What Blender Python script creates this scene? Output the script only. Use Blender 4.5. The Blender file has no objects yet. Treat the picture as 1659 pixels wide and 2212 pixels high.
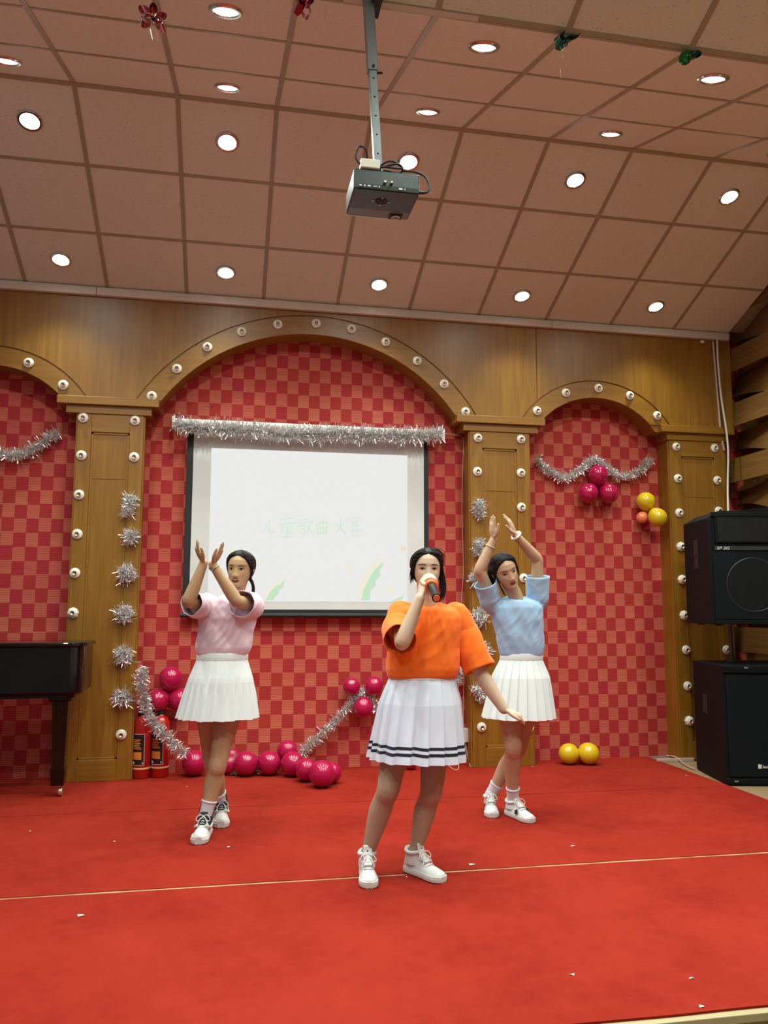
import bpy, bmesh, math, random
from mathutils import Vector, Matrix, noise
from mathutils.bvhtree import BVHTree
import numpy as np
random.seed(7)
SC = bpy.context.scene
COL = SC.collection
V = Vector
# ------------------------------------------------------------------ camera
FPX = 1748.6
CAM = V((1.6171, -6.5513, 1.3009))
CR = V((0.9818337, -0.18972113, 0.00291221)); CU = V((-0.02492564, -0.11374818, 0.99319689)); CF = V((0.18809918, 0.97522677, 0.11641072))
cd = bpy.data.cameras.new('camera'); co = bpy.data.objects.new('camera', cd); COL.objects.link(co)
cd.sensor_fit = 'VERTICAL'; cd.sensor_height = 36; cd.lens = FPX / 2212 * 36; cd.clip_start = .05; cd.clip_end = 100
m = Matrix.Identity(4)
for i in range(3):
    m[i][0] = CR[i]; m[i][1] = CU[i]; m[i][2] = -CF[i]; m[i][3] = CAM[i]
co.matrix_world = m
SC.camera = co
# ------------------------------------------------------------------ world, exposure
w = bpy.data.worlds.new('hall_ambient_offscreen'); SC.world = w; w.use_nodes = True
bg = w.node_tree.nodes['Background']; bg.inputs[0].default_value = (1.0, 1.0, 1.0, 1); bg.inputs[1].default_value = .20
vs = SC.view_settings; vs.view_transform = 'Standard'; vs.look = 'None'; vs.exposure = -0.2; vs.gamma = 1; vs.use_curve_mapping = False
SPOT_W = 98.0            # one recessed downlight

# ------------------------------------------------------------------ helpers
def ray(x, y): return CF * FPX + CR * (x - 829.5) - CU * (y - 1106)
def at(x, y, Y):
    d = ray(x, y); return CAM + d * ((Y - CAM.y) / d.y)
def gz(x, y, Z=0.0):
    d = ray(x, y); return CAM + d * ((Z - CAM.z) / d.z)

def empty(name, loc):
    o = bpy.data.objects.new(name, None); COL.objects.link(o); o.location = loc; o.empty_display_size = .05; return o
def tag(o, label=None, cat=None, group=None, kind=None):
    if label: o['label'] = label
    if cat: o['category'] = cat
    if group: o['group'] = group
    if kind: o['kind'] = kind
    return o
def mesh_of(name, vf, mat=None, smooth=False):
    me = bpy.data.meshes.new(name); me.from_pydata([tuple(p) for p in vf[0]], [], [tuple(f) for f in vf[1]])
    if mat is not None:
        for k in (mat if isinstance(mat, (list, tuple)) else [mat]): me.materials.append(k)
    if smooth: me.polygons.foreach_set('use_smooth', [True] * len(me.polygons))
    me.update(); return me
def fix_normals(me):
    bm = bmesh.new(); bm.from_mesh(me); bmesh.ops.recalc_face_normals(bm, faces=bm.faces); bm.to_mesh(me); bm.free()
def obj(name, vf, mat, parent=None, smooth=False, loc=None, fix=True):
    """vf in world coordinates; shifted to the parent's (or own) origin"""
    base = V((0, 0, 0))
    if parent is not None:
        q = parent
        while q is not None: base = base + q.location; q = q.parent
    own = V(loc) if loc is not None else base
    me = mesh_of(name, ([V(p) - own for p in vf[0]], vf[1]), mat, smooth)
    if fix: fix_normals(me)
    o = bpy.data.objects.new(name, me); COL.objects.link(o)
    o.location = own - base if parent is not None else own
    if parent is not None: o.parent = parent
    return o
def inst(name, me, parent=None, loc=(0, 0, 0), rot=None):
    o = bpy.data.objects.new(name, me); COL.objects.link(o); o.location = loc
    if rot is not None: o.rotation_euler = rot
    if parent is not None: o.parent = parent
    return o
def comb(*vfs):
    vs_, fs = [], []
    for v, f in vfs:
        n = len(vs_); vs_ += list(v); fs += [tuple(i + n for i in q) for q in f]
    return vs_, fs
def box(x0, x1, y0, y1, z0, z1, bev=0):
    v = [(x, y, z) for z in (z0, z1) for y in (y0, y1) for x in (x0, x1)]
    f = [(0, 2, 3, 1), (4, 5, 7, 6), (0, 1, 5, 4), (2, 6, 7, 3), (0, 4, 6, 2), (1, 3, 7, 5)]
    if not bev: return v, f
    bm = bmesh.new(); vv = [bm.verts.new(p) for p in v]
    for q in f: bm.faces.new([vv[i] for i in q])
    bmesh.ops.bevel(bm, geom=bm.edges[:], offset=bev, segments=2, affect='EDGES', profile=.5)
    bm.verts.index_update()
    r = ([tuple(p.co) for p in bm.verts], [tuple(p.index for p in q.verts) for q in bm.faces]); bm.free(); return r
def xf(vf, M): return [M @ V(p) for p in vf[0]], vf[1]
def frame(loc, x, y, z):
    M = Matrix.Identity(4)
    for i in range(3): M[i][0] = x[i]; M[i][1] = y[i]; M[i][2] = z[i]; M[i][3] = loc[i]
    return M
def loft(rings, cap=True, closed=True):
    n = len(rings[0]); v = [p for r in rings for p in r]; f = []
    for i in range(len(rings) - 1):
        for j in range(n if closed else n - 1):
            a = i * n + j; b = i * n + (j + 1) % n; f.append((a, b, b + n, a + n))
    if cap:
        f.append(tuple(range(n))[::-1]); f.append(tuple(range((len(rings) - 1) * n, len(rings) * n)))
    return v, f
def crom(pts, sub):
    """Catmull-Rom through points (numpy rows)"""
    P = [np.array(p, float) for p in pts]; out = []
    P = [2 * P[0] - P[1]] + P + [2 * P[-1] - P[-2]]
    for i in range(1, len(P) - 2):
        for s in range(sub):
            t = s / sub; a, b, c, d = P[i - 1:i + 3]
            out.append(.5 * (2 * b + (c - a) * t + (2 * a - 5 * b + 4 * c - d) * t * t + (3 * b - a - 3 * c + d) * t ** 3))
    out.append(P[-2]); return out
def tube(pts, rad, n=10, sub=4, wide=None, ratio=1.0, dome=True):
    """smooth tube through pts; rad per point; wide = direction of the long axis of an elliptic section"""
    rad = rad if isinstance(rad, (list, tuple)) else [rad] * len(pts)
    S = crom([list(p) + [r] for p, r in zip(pts, rad)], sub) if sub > 1 else [np.array(list(p) + [r], float) for p, r in zip(pts, rad)]
    C = [V(s[:3]) for s in S]; Rr = [max(s[3], 1e-5) for s in S]
    if dome:
        d0 = (C[0] - C[1]).normalized(); d1 = (C[-1] - C[-2]).normalized(); r0, r1 = Rr[0], Rr[-1]
        hd = [(.5, .87), (.87, .5), (.99, .12)]
        C = [C[0] + d0 * r0 * a for a, b in reversed(hd)] + C + [C[-1] + d1 * r1 * a for a, b in hd]
        Rr = [r0 * b for a, b in reversed(hd)] + Rr + [r1 * b for a, b in hd]
    rings = []; u = None
    for i, c in enumerate(C):
        t = (C[min(i + 1, len(C) - 1)] - C[max(i - 1, 0)]).normalized()
        if wide is not None: u = V(wide) - t * V(wide).dot(t)
        elif u is None:
            u = t.orthogonal()
        u = (u - t * u.dot(t)).normalized(); b = t.cross(u)
        rings.append([c + (u * math.cos(k) + b * math.sin(k) * ratio) * Rr[i] for k in (2 * math.pi * j / n for j in range(n))])
    return loft(rings)
def lathe(prof, n=24, M=None):
    """profile [(r, h)] around local z"""
    rings = [[V((r * math.cos(2 * math.pi * j / n), r * math.sin(2 * math.pi * j / n), h)) for j in range(n)] for r, h in prof]
    vf = loft(rings); return xf(vf, M) if M is not None else vf
def aim(loc, d, up=V((0, 0, 1))):
    z = V(d).normalized(); x = up.cross(z)
    if x.length < 1e-4: x = V((1, 0, 0))
    x.normalize(); return frame(loc, x, z.cross(x), z)
def prism(poly, y0, y1, bev=0):
    """polygon [(x,z)] extruded in y"""
    n = len(poly); v = [(x, y0, z) for x, z in poly] + [(x, y1, z) for x, z in poly]
    f = [tuple(range(n)), tuple(range(2 * n - 1, n - 1, -1))] + [(i, i + n, (i + 1) % n + n, (i + 1) % n) for i in range(n)]
    return v, f
ORD = ['first', 'second', 'third', 'fourth', 'fifth', 'sixth', 'seventh', 'eighth', 'ninth', 'tenth', 'eleventh']
def ss(a, b, x):
    t = min(1, max(0, (x - a) / (b - a))); return t * t * (3 - 2 * t)
def interp(x, xs, ys): return float(np.interp(x, xs, ys))

# ------------------------------------------------------------------ materials
def mat(name, col=(.5, .5, .5), rough=.5, metal=0, spec=.5, emit=None, es=0, coat=0, alpha=1, trans=0):
    k = bpy.data.materials.new(name); k.use_nodes = True; b = k.node_tree.nodes['Principled BSDF']
    b.inputs['Base Color'].default_value = (*col, 1); b.inputs['Roughness'].default_value = rough; b.inputs['Metallic'].default_value = metal
    b.inputs['Specular IOR Level'].default_value = spec; b.inputs['Coat Weight'].default_value = coat
    b.inputs['Alpha'].default_value = alpha; b.inputs['Transmission Weight'].default_value = trans
    if emit: b.inputs['Emission Color'].default_value = (*emit, 1); b.inputs['Emission Strength'].default_value = es
    return k
class NT:
    def __init__(s, k): s.t = k.node_tree; s.b = s.t.nodes['Principled BSDF']
    def n(s, typ, **kw):
        o = s.t.nodes.new(typ)
        for a, b in kw.items(): setattr(o, a, b)
        return o
    def put(s, sock, v):
        if isinstance(v, bpy.types.NodeSocket): s.t.links.new(v, sock)
        else: sock.default_value = v
    def m(s, op, a, b=0.0, c=None):
        o = s.n('ShaderNodeMath', operation=op); s.put(o.inputs[0], a); s.put(o.inputs[1], b)
        if c is not None: s.put(o.inputs[2], c)
        return o.outputs[0]
    def mix(s, f, a, b):
        o = s.n('ShaderNodeMix', data_type='RGBA'); s.put(o.inputs[0], f)
        s.put(o.inputs[6], (*a, 1) if isinstance(a, tuple) else a); s.put(o.inputs[7], (*b, 1) if isinstance(b, tuple) else b); return o.outputs[2]
    def pos(s, scale=(1, 1, 1)):
        g = s.n('ShaderNodeTexCoord'); mp = s.n('ShaderNodeMapping'); mp.inputs['Scale'].default_value = scale
        s.t.links.new(g.outputs['Object'], mp.inputs[0]); return mp.outputs[0]
    def noise(s, vec, sc, det=3, rough=.5, out=0):
        o = s.n('ShaderNodeTexNoise'); o.inputs['Scale'].default_value = sc; o.inputs['Detail'].default_value = det; o.inputs['Roughness'].default_value = rough
        s.t.links.new(vec, o.inputs['Vector']); return o.outputs[out]
    def ramp(s, f, stops):
        o = s.n('ShaderNodeValToRGB'); e = o.color_ramp.elements
        while len(e) < len(stops): e.new(.5)
        for q, (p, c) in zip(e, stops): q.position = p; q.color = (*c, 1)
        s.put(o.inputs[0], f); return o.outputs[0]
    def bump(s, h, st=.3, d=.01):
        o = s.n('ShaderNodeBump'); o.inputs['Strength'].default_value = st; o.inputs['Distance'].default_value = d
        s.t.links.new(h, o.inputs['Height']); s.t.links.new(o.outputs[0], s.b.inputs['Normal'])
    def col(s, c): s.t.links.new(c, s.b.inputs['Base Color'])
def noisy(name, c1, c2, scale=8, rough=.5, bump=0, stretch=(1, 1, 1), bscale=None, **kw):
    k = mat(name, c1, rough, **kw); t = NT(k); p = t.pos(stretch); f = t.noise(p, scale, 5, .6)
    t.col(t.ramp(f, [(.35, c1), (.68, c2)]))
    if bump: t.bump(t.noise(p, bscale or scale * 6, 3), bump, .004)
    return k
def wood(name, c1, c2, rough=.38, axis='z', coat=.12):
    k = mat(name, c1, rough, coat=coat); k.node_tree.nodes['Principled BSDF'].inputs['Coat Roughness'].default_value = .3
    t = NT(k); st = {'z': (7, 7, .35), 'x': (.35, 7, 7), 'y': (7, .35, 7)}[axis]
    a = t.noise(t.pos(st), 5, 6, .65); b = t.noise(t.pos((.8, .8, .8)), 1.6, 3)
    f = t.m('ADD', t.m('MULTIPLY', a, .65), t.m('MULTIPLY', b, .35))
    t.col(t.ramp(f, [(.33, c1), (.52, tuple((x + y) / 2 for x, y in zip(c1, c2))), (.68, c2)]))
    t.bump(a, .06, .003); return k
M_wood = wood('golden_veneer', (.195, .083, .0065), (.33, .158, .018))
M_woodx = wood('golden_veneer_horizontal', (.205, .088, .007), (.33, .158, .018), axis='x')
M_slat = wood('slat_veneer', (.135, .066, .014), (.25, .132, .033), axis='y', rough=.4)
M_plank = wood('stage_front_wood', (.13, .085, .022), (.25, .17, .05), rough=.4)
M_groove = mat('groove_dark', (.03, .017, .006), .8)
def carpet():
    k = mat('red_carpet', (.44, .022, .012), .95, spec=.1); t = NT(k); p = t.pos()
    a = t.noise(p, 260, 2); b = t.noise(p, 1.7, 5, .6); c = t.noise(p, 14, 4)
    f = t.m('ADD', t.m('MULTIPLY', b, .6), t.m('ADD', t.m('MULTIPLY', c, .25), t.m('MULTIPLY', a, .15)))
    t.col(t.ramp(f, [(.30, (.20, .011, .007)), (.5, (.27, .020, .010)), (.72, (.32, .026, .015))]))
    t.bump(a, .5, .004); return k
M_carpet = carpet()
def wallpaper():
    k = mat('red_woven_wallpaper', (.4, .04, .03), .75, spec=.25); t = NT(k)
    g = t.n('ShaderNodeTexCoord'); sp = t.n('ShaderNodeSeparateXYZ'); t.t.links.new(g.outputs['Object'], sp.inputs[0])
    X, Z = sp.outputs[0], sp.outputs[2]
    u = t.m('DIVIDE', t.m('ADD', X, 20.0), .092); ci = t.m('FLOOR', u)
    wn = t.n('ShaderNodeTexWhiteNoise', noise_dimensions='1D'); t.t.links.new(ci, wn.inputs['W'])
    v = t.m('ADD', t.m('ADD', t.m('DIVIDE', t.m('ADD', Z, 5.0), .222), t.m('MULTIPLY', t.m('MODULO', ci, 2.0), .5)), t.m('MULTIPLY', wn.outputs[0], .06))
    fr = t.m('FRACT', v); dark = t.m('LESS_THAN', fr, .5)
    mid = t.m('GREATER_THAN', fr, .72)
    cv = t.n('ShaderNodeCombineXYZ'); t.put(cv.inputs[0], ci); t.put(cv.inputs[1], t.m('FLOOR', t.m('MULTIPLY', v, 2.0)))
    w2 = t.n('ShaderNodeTexWhiteNoise', noise_dimensions='3D'); t.t.links.new(cv.outputs[0], w2.inputs['Vector'])
    rib = t.m('LESS_THAN', t.m('FRACT', t.m('DIVIDE', t.m('ADD', Z, 5.0), .0135)), .28)
    big = t.noise(t.pos((1, 1, 1)), .9, 2)
    hue = t.m('MULTIPLY', t.m('SUBTRACT', t.m('ADD', t.m('MULTIPLY', big, .8), t.m('MULTIPLY', w2.outputs[0], .5)), .35), 1.4)
    hue = t.m('MINIMUM', t.m('MAXIMUM', hue, 0.0), 1.0)
    lightc = t.mix(hue, (.56, .115, .085), (.62, .18, .10))
    lightc = t.mix(t.m('MULTIPLY', mid, .35), lightc, (.52, .10, .07))
    darkc = t.mix(hue, (.42, .026, .040), (.43, .042, .028))
    c = t.mix(dark, lightc, darkc)
    c = t.mix(t.m('MULTIPLY', rib, .62), c, (.24, .012, .012))
    t.col(c); t.bump(t.m('SUBTRACT', 1.0, rib), .35, .002); return k
M_paper = wallpaper()
def tile_mat():
    k = mat('mineral_fibre_tile', (.5, .43, .33), .9, spec=.2); t = NT(k); p = t.pos()
    n = t.n('ShaderNodeTexNoise'); sp = t.noise(p, 75, 2, .5); big = t.noise(p, 1.5, 2)
    pit = t.m('LESS_THAN', sp, .34)
    c = t.mix(big, (.70, .69, .57), (.76, .75, .63)); c = t.mix(t.m('MULTIPLY', pit, .45), c, (.24, .19, .115)); t.col(c)
    t.bump(sp, .25, .004); return k
M_tile = tile_mat()
M_bar = mat('ceiling_bar_beige', (.36, .32, .22), .5)
M_trunk = noisy('pvc_trunking', (.62, .56, .48), (.70, .64, .55), 3, .5)
M_white = mat('white_plastic', (.75, .74, .70), .4)
M_porc = noisy('porcelain', (.74, .72, .62), (.82, .80, .72), 20, .22, coat=.3)
M_brass = mat('socket_brass', (.62, .50, .28), .3, metal=1)
M_dark = mat('socket_contact', (.16, .12, .07), .4, metal=.8)
M_chrome = mat('chrome_rim', (.62, .60, .56), .22, metal=1)
M_lens = mat('downlight_lens', (1, 1, 1), .5, emit=(1, .985, .95), es=14)
M_silver = mat('tinsel_silver', (.90, .91, .90), .24, metal=.85)
M_black = noisy('black_lacquer', (.005, .004, .004), (.008, .006, .006), 3, .15, coat=.15, spec=.3)
M_cabinet = noisy('speaker_black_paint', (.003, .0045, .0055), (.006, .008, .0095), 60, .62, bump=.15, spec=.15)
M_grille = noisy('speaker_grille_cloth', (.003, .0065, .0085), (.006, .011, .0135), 180, .6, bump=.3, spec=.15)
M_rubber = mat('black_rubber', (.012, .012, .012), .6)
M_steel = noisy('brushed_steel', (.30, .33, .34), (.40, .43, .44), 40, .35, metal=.8)
M_greymet = noisy('grey_painted_steel', (.17, .20, .205), (.21, .245, .25), 12, .4, metal=.3)
def balloon_mat(n, c, rough=.16): 
    k = mat(n, c, rough, coat=.5); b = k.node_tree.nodes['Principled BSDF']; b.inputs['Coat Roughness'].default_value = .06
    t = NT(k); p = t.pos(); f = t.noise(p, 6, 2); t.col(t.mix(f, c, tuple(min(1, x * 1.25) for x in c))); return k
M_pink = balloon_mat('balloon_magenta', (.36, .005, .055)); M_yel = balloon_mat('balloon_yellow', (.60, .42, .012)); M_ora = balloon_mat('balloon_orange', (.85, .22, .08))
# ================================================================== STAGE FLOOR
X0, X1 = -1.6, 6.36
M_stagewood = wood('stage_top_wood', (.26, .17, .09), (.38, .27, .16), rough=.5, axis='x')
fl = obj('floor', comb(box(X0, X1, -3.99, .22, -.30, -.010), box(X0, X1, -9, -3.99, -.50, -.30)), M_stagewood); tag(fl, kind='structure')
obj('edge_trim', box(X0, X1, -4.03, -3.99, -.035, -.008, .003), mat('pale_edge_trim', (.42, .36, .20), .4), fl)
for i in range(60):
    x = X0 + i * .1327
    obj('riser_plank', box(x + .001, x + .1317, -4.016, -3.99, -.30, -.036), M_plank, fl)
EDGE = 5.285
def carpet_strip(y0, y1, label):
    nx, ny = 70, 16; v = []; f = []
    for j in range(ny + 1):
        for i in range(nx + 1):
            x = X0 + (EDGE - X0) * i / nx; y = y0 + (y1 - y0) * j / ny
            if i == nx: x += .012 * noise.noise(V((y * 2.3, 1, 0)))
            if j in (0, ny): y += .006 * noise.noise(V((x * 3.1, j, 2)))
            v.append((x, y, .0))
    n = len(v); v += [(x, y, -.009) for x, y, z in v]
    W = nx + 1
    for j in range(ny):
        for i in range(nx):
            a = j * W + i; f.append((a, a + 1, a + W + 1, a + W)); f.append((n + a, n + a + W, n + a + W + 1, n + a + 1))
    rim = [i for i in range(W)] + [j * W + nx for j in range(1, ny + 1)] + [ny * W + i for i in range(nx - 1, -1, -1)] + [j * W for j in range(ny - 1, 0, -1)]
    for a, b in zip(rim, rim[1:] + rim[:1]): f.append((a, a + n, b + n, b))
    o = obj('stage_carpet', (v, f), M_carpet); tag(o, label, 'carpet'); return o
carpet_strip(-.985, .208, 'red stage carpet strip running along the foot of the back wall')
carpet_strip(-2.488, -.992, 'red stage carpet strip in the middle, under the pink and blue dancers')
carpet_strip(-4.0, -2.512, 'red stage carpet strip at the front edge, below the open wooden seam')
tag(obj('seam_batten', box(X0, EDGE, -2.516, -2.484, -.0095, -.003), noisy('seam_wood', (.30, .19, .08), (.5, .36, .18), 9, .6, stretch=(1, 4, 4))), 'thin bare wooden batten in the carpet seam beside the singer', 'batten')

# ================================================================== BACK WALL
WY = .2
wb = obj('wall_back', box(X0, X1, WY, WY + .1, -.0, 4.6), M_paper); tag(wb, kind='structure')
CAPZ = 2.93
ARCH = [(-.208, 2.455, .697, .841, 'left'), (2.28, 2.07, 1.491, 1.642, 'wide'), (4.80, 2.455, .697, .841, 'right')]
def soff(x):
    for cx, cz, ri, ro, _ in ARCH:
        if abs(x - cx) < ri:
            z = cz + math.sqrt(ri * ri - (x - cx) ** 2)
            if z > 2.87: return z
    return 2.87
xs = set([X0, 6.14])
for cx, cz, ri, ro, _ in ARCH:
    hs = math.sqrt(ri * ri - (2.87 - cz) ** 2); a0 = math.asin(hs / ri)
    for i in range(65): xs.add(round(cx + ri * math.sin(-a0 + 2 * a0 * i / 64), 5))
xs = sorted(x for x in xs if X0 <= x <= 6.14)
TOPZ = 3.80
prof = [(x, soff(x)) for x in xs]
v = []; f = []
for x, z in prof: v += [(x, 0, z), (x, 0, TOPZ), (x, WY, z), (x, WY, TOPZ)]
for i in range(len(prof) - 1):
    a = i * 4; b = a + 4
    f += [(a, b, b + 1, a + 1), (a, a + 2, b + 2, b), (a + 1, b + 1, b + 3, a + 3), (a + 2, a + 3, b + 3, b + 2)]
f += [(0, 1, 3, 2), (b, b + 2, b + 3, b + 1)]
sp = obj('trim_1', (v, f), M_wood); tag(sp, kind='structure')
for cx, cz, ri, ro, nm in ARCH:
    # raised arch band with a dark groove along its outer edge
    def arc(r, z0, n=64):
        a0 = math.acos(max(-1, min(1, (z0 - cz) / r))); return [(cx + r * math.sin(-a0 + 2 * a0 * i / n), cz + r * math.cos(-a0 + 2 * a0 * i / n)) for i in range(n + 1)]
    def band(r0, r1, y0, y1, z0):
        A, B = arc(r0, z0), arc(r1, z0); v = []; f = []
        for (ax, az), (bx, bz) in zip(A, B): v += [(ax, y0, az), (bx, y0, bz), (ax, y1, az), (bx, y1, bz)]
        for i in range(len(A) - 1):
            a = i * 4; b = a + 4; f += [(a, b, b + 1, a + 1), (a, a + 2, b + 2, b), (a + 1, b + 1, b + 3, a + 3)]
        f += [(0, 1, 3, 2), (b, b + 2, b + 3, b + 1)]
        return v, f
    obj('arch_band', band(ri, ro, -.009, .0, CAPZ + .002), M_woodx, sp)
# outer facing boards: a real 12 mm channel stays open round every arch band, a real joint between the boards
def face_z(x):
    for cx, cz, ri, ro, _ in ARCH:
        r = ro + .012
        if abs(x - cx) < r:
            z = cz + math.sqrt(r * r - (x - cx) ** 2)
            if z > CAPZ + .002: return z
    return CAPZ + .002
for fa, fb in ((X0, 4.238), (4.245, 6.14)):
    fx_ = set([fa, fb])
    for cx, cz, ri, ro, _ in ARCH:
        r = ro + .012; a0 = math.acos((CAPZ + .002 - cz) / r)
        fx_.update(x for x in (round(cx + r * math.sin(-a0 + 2 * a0 * i / 96), 5) for i in range(97)) if fa < x < fb)
    fx_ = sorted(fx_); v = []; f = []
    for x in fx_: z = face_z(x); v += [(x, -.010, z), (x, -.010, TOPZ), (x, .0, z), (x, .0, TOPZ)]
    for i in range(len(fx_) - 1):
        a = i * 4; b = a + 4; f += [(a, b, b + 1, a + 1), (a, a + 2, b + 2, b), (a + 1, b + 1, b + 3, a + 3)]
    f += [(0, 1, 3, 2), (b, b + 2, b + 3, b + 1)]
    obj('facing_board', (v, f), M_wood, sp)

def pilaster(x0, x1, c0, c1, label):
    t = tag(empty('pilaster', ((x0 + x1) / 2, 0, 0)), label, 'pillar', 'wooden pilasters of the stage arcade')
    wd = x1 - x0; sl = .105 * wd / .5; sr = .085 * wd / .5
    obj('shaft', box(x0, x1, .006, WY, 0, 2.80), M_wood, t)
    obj('stile', box(x0, x0 + sl, -.012, .007, 0, 2.80, .003), M_wood, t)
    obj('stile', box(x1 - sr - .02, x1, -.012, .007, 0, 2.80, .003), M_wood, t)
    obj('rail', box(x0 + sl, x1 - sr - .02, -.012, .007, 2.655, 2.80, .003), M_woodx, t)
    obj('rail', box(x0 + sl, x1 - sr - .02, -.012, .007, 0, .155, .003), M_woodx, t)
    a, b = x0 + sl, x1 - sr - .02
    for q in (box(a, a + .018, -.004, .008, .155, 2.655, .003), box(b - .018, b, -.004, .008, .155, 2.655, .003), box(a, b, -.004, .008, 2.637, 2.655, .003), box(a, b, -.004, .008, .155, .173, .003)):
        obj('panel_moulding', q, M_woodx, t)
    obj('panel_board', box(a + .018, b - .018, .0025, .007, .173, 2.282), M_wood, t); obj('panel_board', box(a + .018, b - .018, .0025, .007, 2.288, 2.637), M_wood, t)
    obj('edge_bead', box(x0 - .012, x0, -.004, .02, 0, 2.79, .003), M_wood, t)
    obj('edge_bead', box(x1, x1 + .012, -.004, .02, 0, 2.79, .003), M_wood, t)
    obj('capital_step', box(c0 + .065, c1 - .055, -.022, WY, 2.800, 2.868, .004), M_woodx, t)
    obj('capital_shelf', box(c0, c1, -.052, WY - .004, 2.866, CAPZ, .004), M_woodx, t)
    return t
pilaster(.44, .937, .285, 1.05, 'golden wooden pilaster between the piano and the projection screen')
pilaster(3.625, 4.155, 3.50, 4.295, 'golden wooden pilaster behind the blue-shirted dancer')
pilaster(5.485, 6.045, 5.40, 6.12, 'golden wooden pilaster behind the stacked loudspeakers')

# trunking under the ceiling
tk = obj('trim_2', comb(box(X0, .537, -.045, .0, 3.757, 3.822, .003), box(.540, 4.378, -.045, .0, 3.757, 3.822, .003), box(4.381, 6.12, -.045, .0, 3.757, 3.822, .003)), M_trunk); tag(tk, kind='structure')

# ================================================================== CEILING
TX = .618
def cs(a): return math.cos(math.radians(a)), math.sin(math.radians(a))
PAN = []
o = V((0, 0, 3.822))
for ang, rows in ((21.91, [.5835, .5986, .5986]), (-18.5, [.5907] * 3), (21.91, [.5986] * 3), (-18.5, [.5907] * 3)):
    c_, s_ = cs(ang); t_ = V((0, -c_, s_)); PAN.append((o.copy(), t_, V((0, -s_, -c_)), rows)); o = o + t_ * sum(rows)
XL, XR = -2 * TX, 6.13
prof = [p[0] for p in PAN] + [o]
v = []; f = []
for p in prof: v += [(XL, p.y, p.z + .03), (XR + .25, p.y, p.z + .03), (XL, p.y, p.z + .10), (XR + .25, p.y, p.z + .10)]
for i in range(len(prof) - 1):
    a = i * 4; b = a + 4; f += [(a, b, b + 1, a + 1), (a + 2, a + 3, b + 3, b + 2), (a, a + 2, b + 2, b), (a + 1, b + 1, b + 3, a + 3)]
ceil = obj('ceiling', (v, f), M_bar); tag(ceil, kind='structure')
TM = {}
def tile_mesh(wd, h):
    k = (round(wd, 4), round(h, 4))
    if k not in TM:
        e = .006
        TM[k] = mesh_of('ceiling_tile', ([(0, 0, -.012), (wd, 0, -.012), (wd, h, -.012), (0, h, -.012), (0, 0, -.003), (wd, 0, -.003), (wd, h, -.003), (0, h, -.003), (e, e, 0), (wd - e, e, 0), (wd - e, h - e, 0), (e, h - e, 0)],
                     [(3, 2, 1, 0), (0, 1, 5, 4), (1, 2, 6, 5), (2, 3, 7, 6), (3, 0, 4, 7), (4, 5, 9, 8), (5, 6, 10, 9), (6, 7, 11, 10), (7, 4, 8, 11), (8, 9, 10, 11)]), M_tile)
    return TM[k]
def pm(P, x, d): return frame(P[0] + P[1] * d + V((x, 0, 0)), V((1, 0, 0)), P[1], P[2])
for pi, P in enumerate(PAN):
    d = 0
    for ri, h in enumerate(P[3]):
        for k in range(-2, 10):
            wd = min(TX, XR - k * TX)
            q = inst('ceiling_tile', tile_mesh(wd - .006, h - .006), ceil); q.matrix_local = pm(P, k * TX + .003, d + .003)
        d += h
    L = sum(P[3])
    cb = mesh_of('ceiling_bar', box(-.014, .014, .004, L - .004, -.006, .005), M_bar)
    for k in range(-2, 10):
        q = inst('ceiling_bar', cb, ceil); q.matrix_local = pm(P, k * TX, 0)
    d = 0
    rb = mesh_of('ceiling_bar', box(0, XR - XL, -.012, .012, -.007, .004), M_bar)
    for h in P[3] + [0]:
        q = inst('ceiling_bar', rb, ceil); q.matrix_local = pm(P, XL, d + (.012 if d == 0 else (-.012 if d > L - .01 else 0))); d += h
# pale strip on the ridge behind the projector pole
P = PAN[2]; rs = obj('ridge_strip', xf(box(2.05, 2.66, -.004, .02, .002, .007), pm(P, 0, 0)), M_trunk, ceil)

def downlight(P, x, d, label, tail):
    M = pm(P, x, d); z = P[2]; q = M.translation - CAM; u_, v_ = 829.5 + FPX * q.dot(CR) / q.dot(CF), 1106 - FPX * q.dot(CU) / q.dot(CF)
    seen = q.dot(CF) > 0 and -30 < u_ < 1689 and -20 < v_ < 2232
    nm = lambda base: base if seen else base + '_' + tail + '_offscreen'
    t = tag(empty(nm('ceiling_downlight'), M.translation), label, 'downlight', 'recessed round ceiling downlights')
    ring = lathe([(.055, .004), (.060, .012), (.072, .012), (.078, .006), (.078, -.004), (.050, -.004)], 32)
    obj('rim', xf(ring, M), M_chrome, t, smooth=False)
    obj(nm('lens'), xf(lathe([(.001, .010), (.044, .009), (.058, .005), (.058, -.002)], 28), M), M_lens, t, smooth=True)
    ld = bpy.data.lights.new('downlight_glow', 'SPOT'); ld.shadow_soft_size = .05; ld.spot_size = math.radians(122); ld.spot_blend = .85; ld.energy = SPOT_W; ld.color = (.95, 1, .91)
    lo = bpy.data.objects.new(nm('downlight_glow'), ld); COL.objects.link(lo); lo.parent = t
    lo.matrix_local = aim(z * .03, -z)
for pi, (rows, lab) in enumerate((([0, 2], ''), ([0, 2], ''), ([0, 2], ''), ([0], ''))):
    P = PAN[pi]
    for ri in rows:
        d = sum(P[3][:ri]) + P[3][ri] / 2
        for k in (0, 2, 4, 6, 8):
            row = [['along the white trunking', 'just below the first ceiling fold'], ['just beyond the first ceiling fold', 'just before the second ceiling fold'], ['just past the second ceiling fold', 'over the stage front'], ['over the audience']][pi][rows.index(ri)]
            downlight(P, (k + .5) * TX, d, '%s round chrome downlight from the boarded wall, %s' % (ORD[4 - k // 2], row), ORD[4 - k // 2] + '_' + row.replace('just ', '').replace('the ', '').replace('ceiling ', '').replace(' ', '_'))

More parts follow.
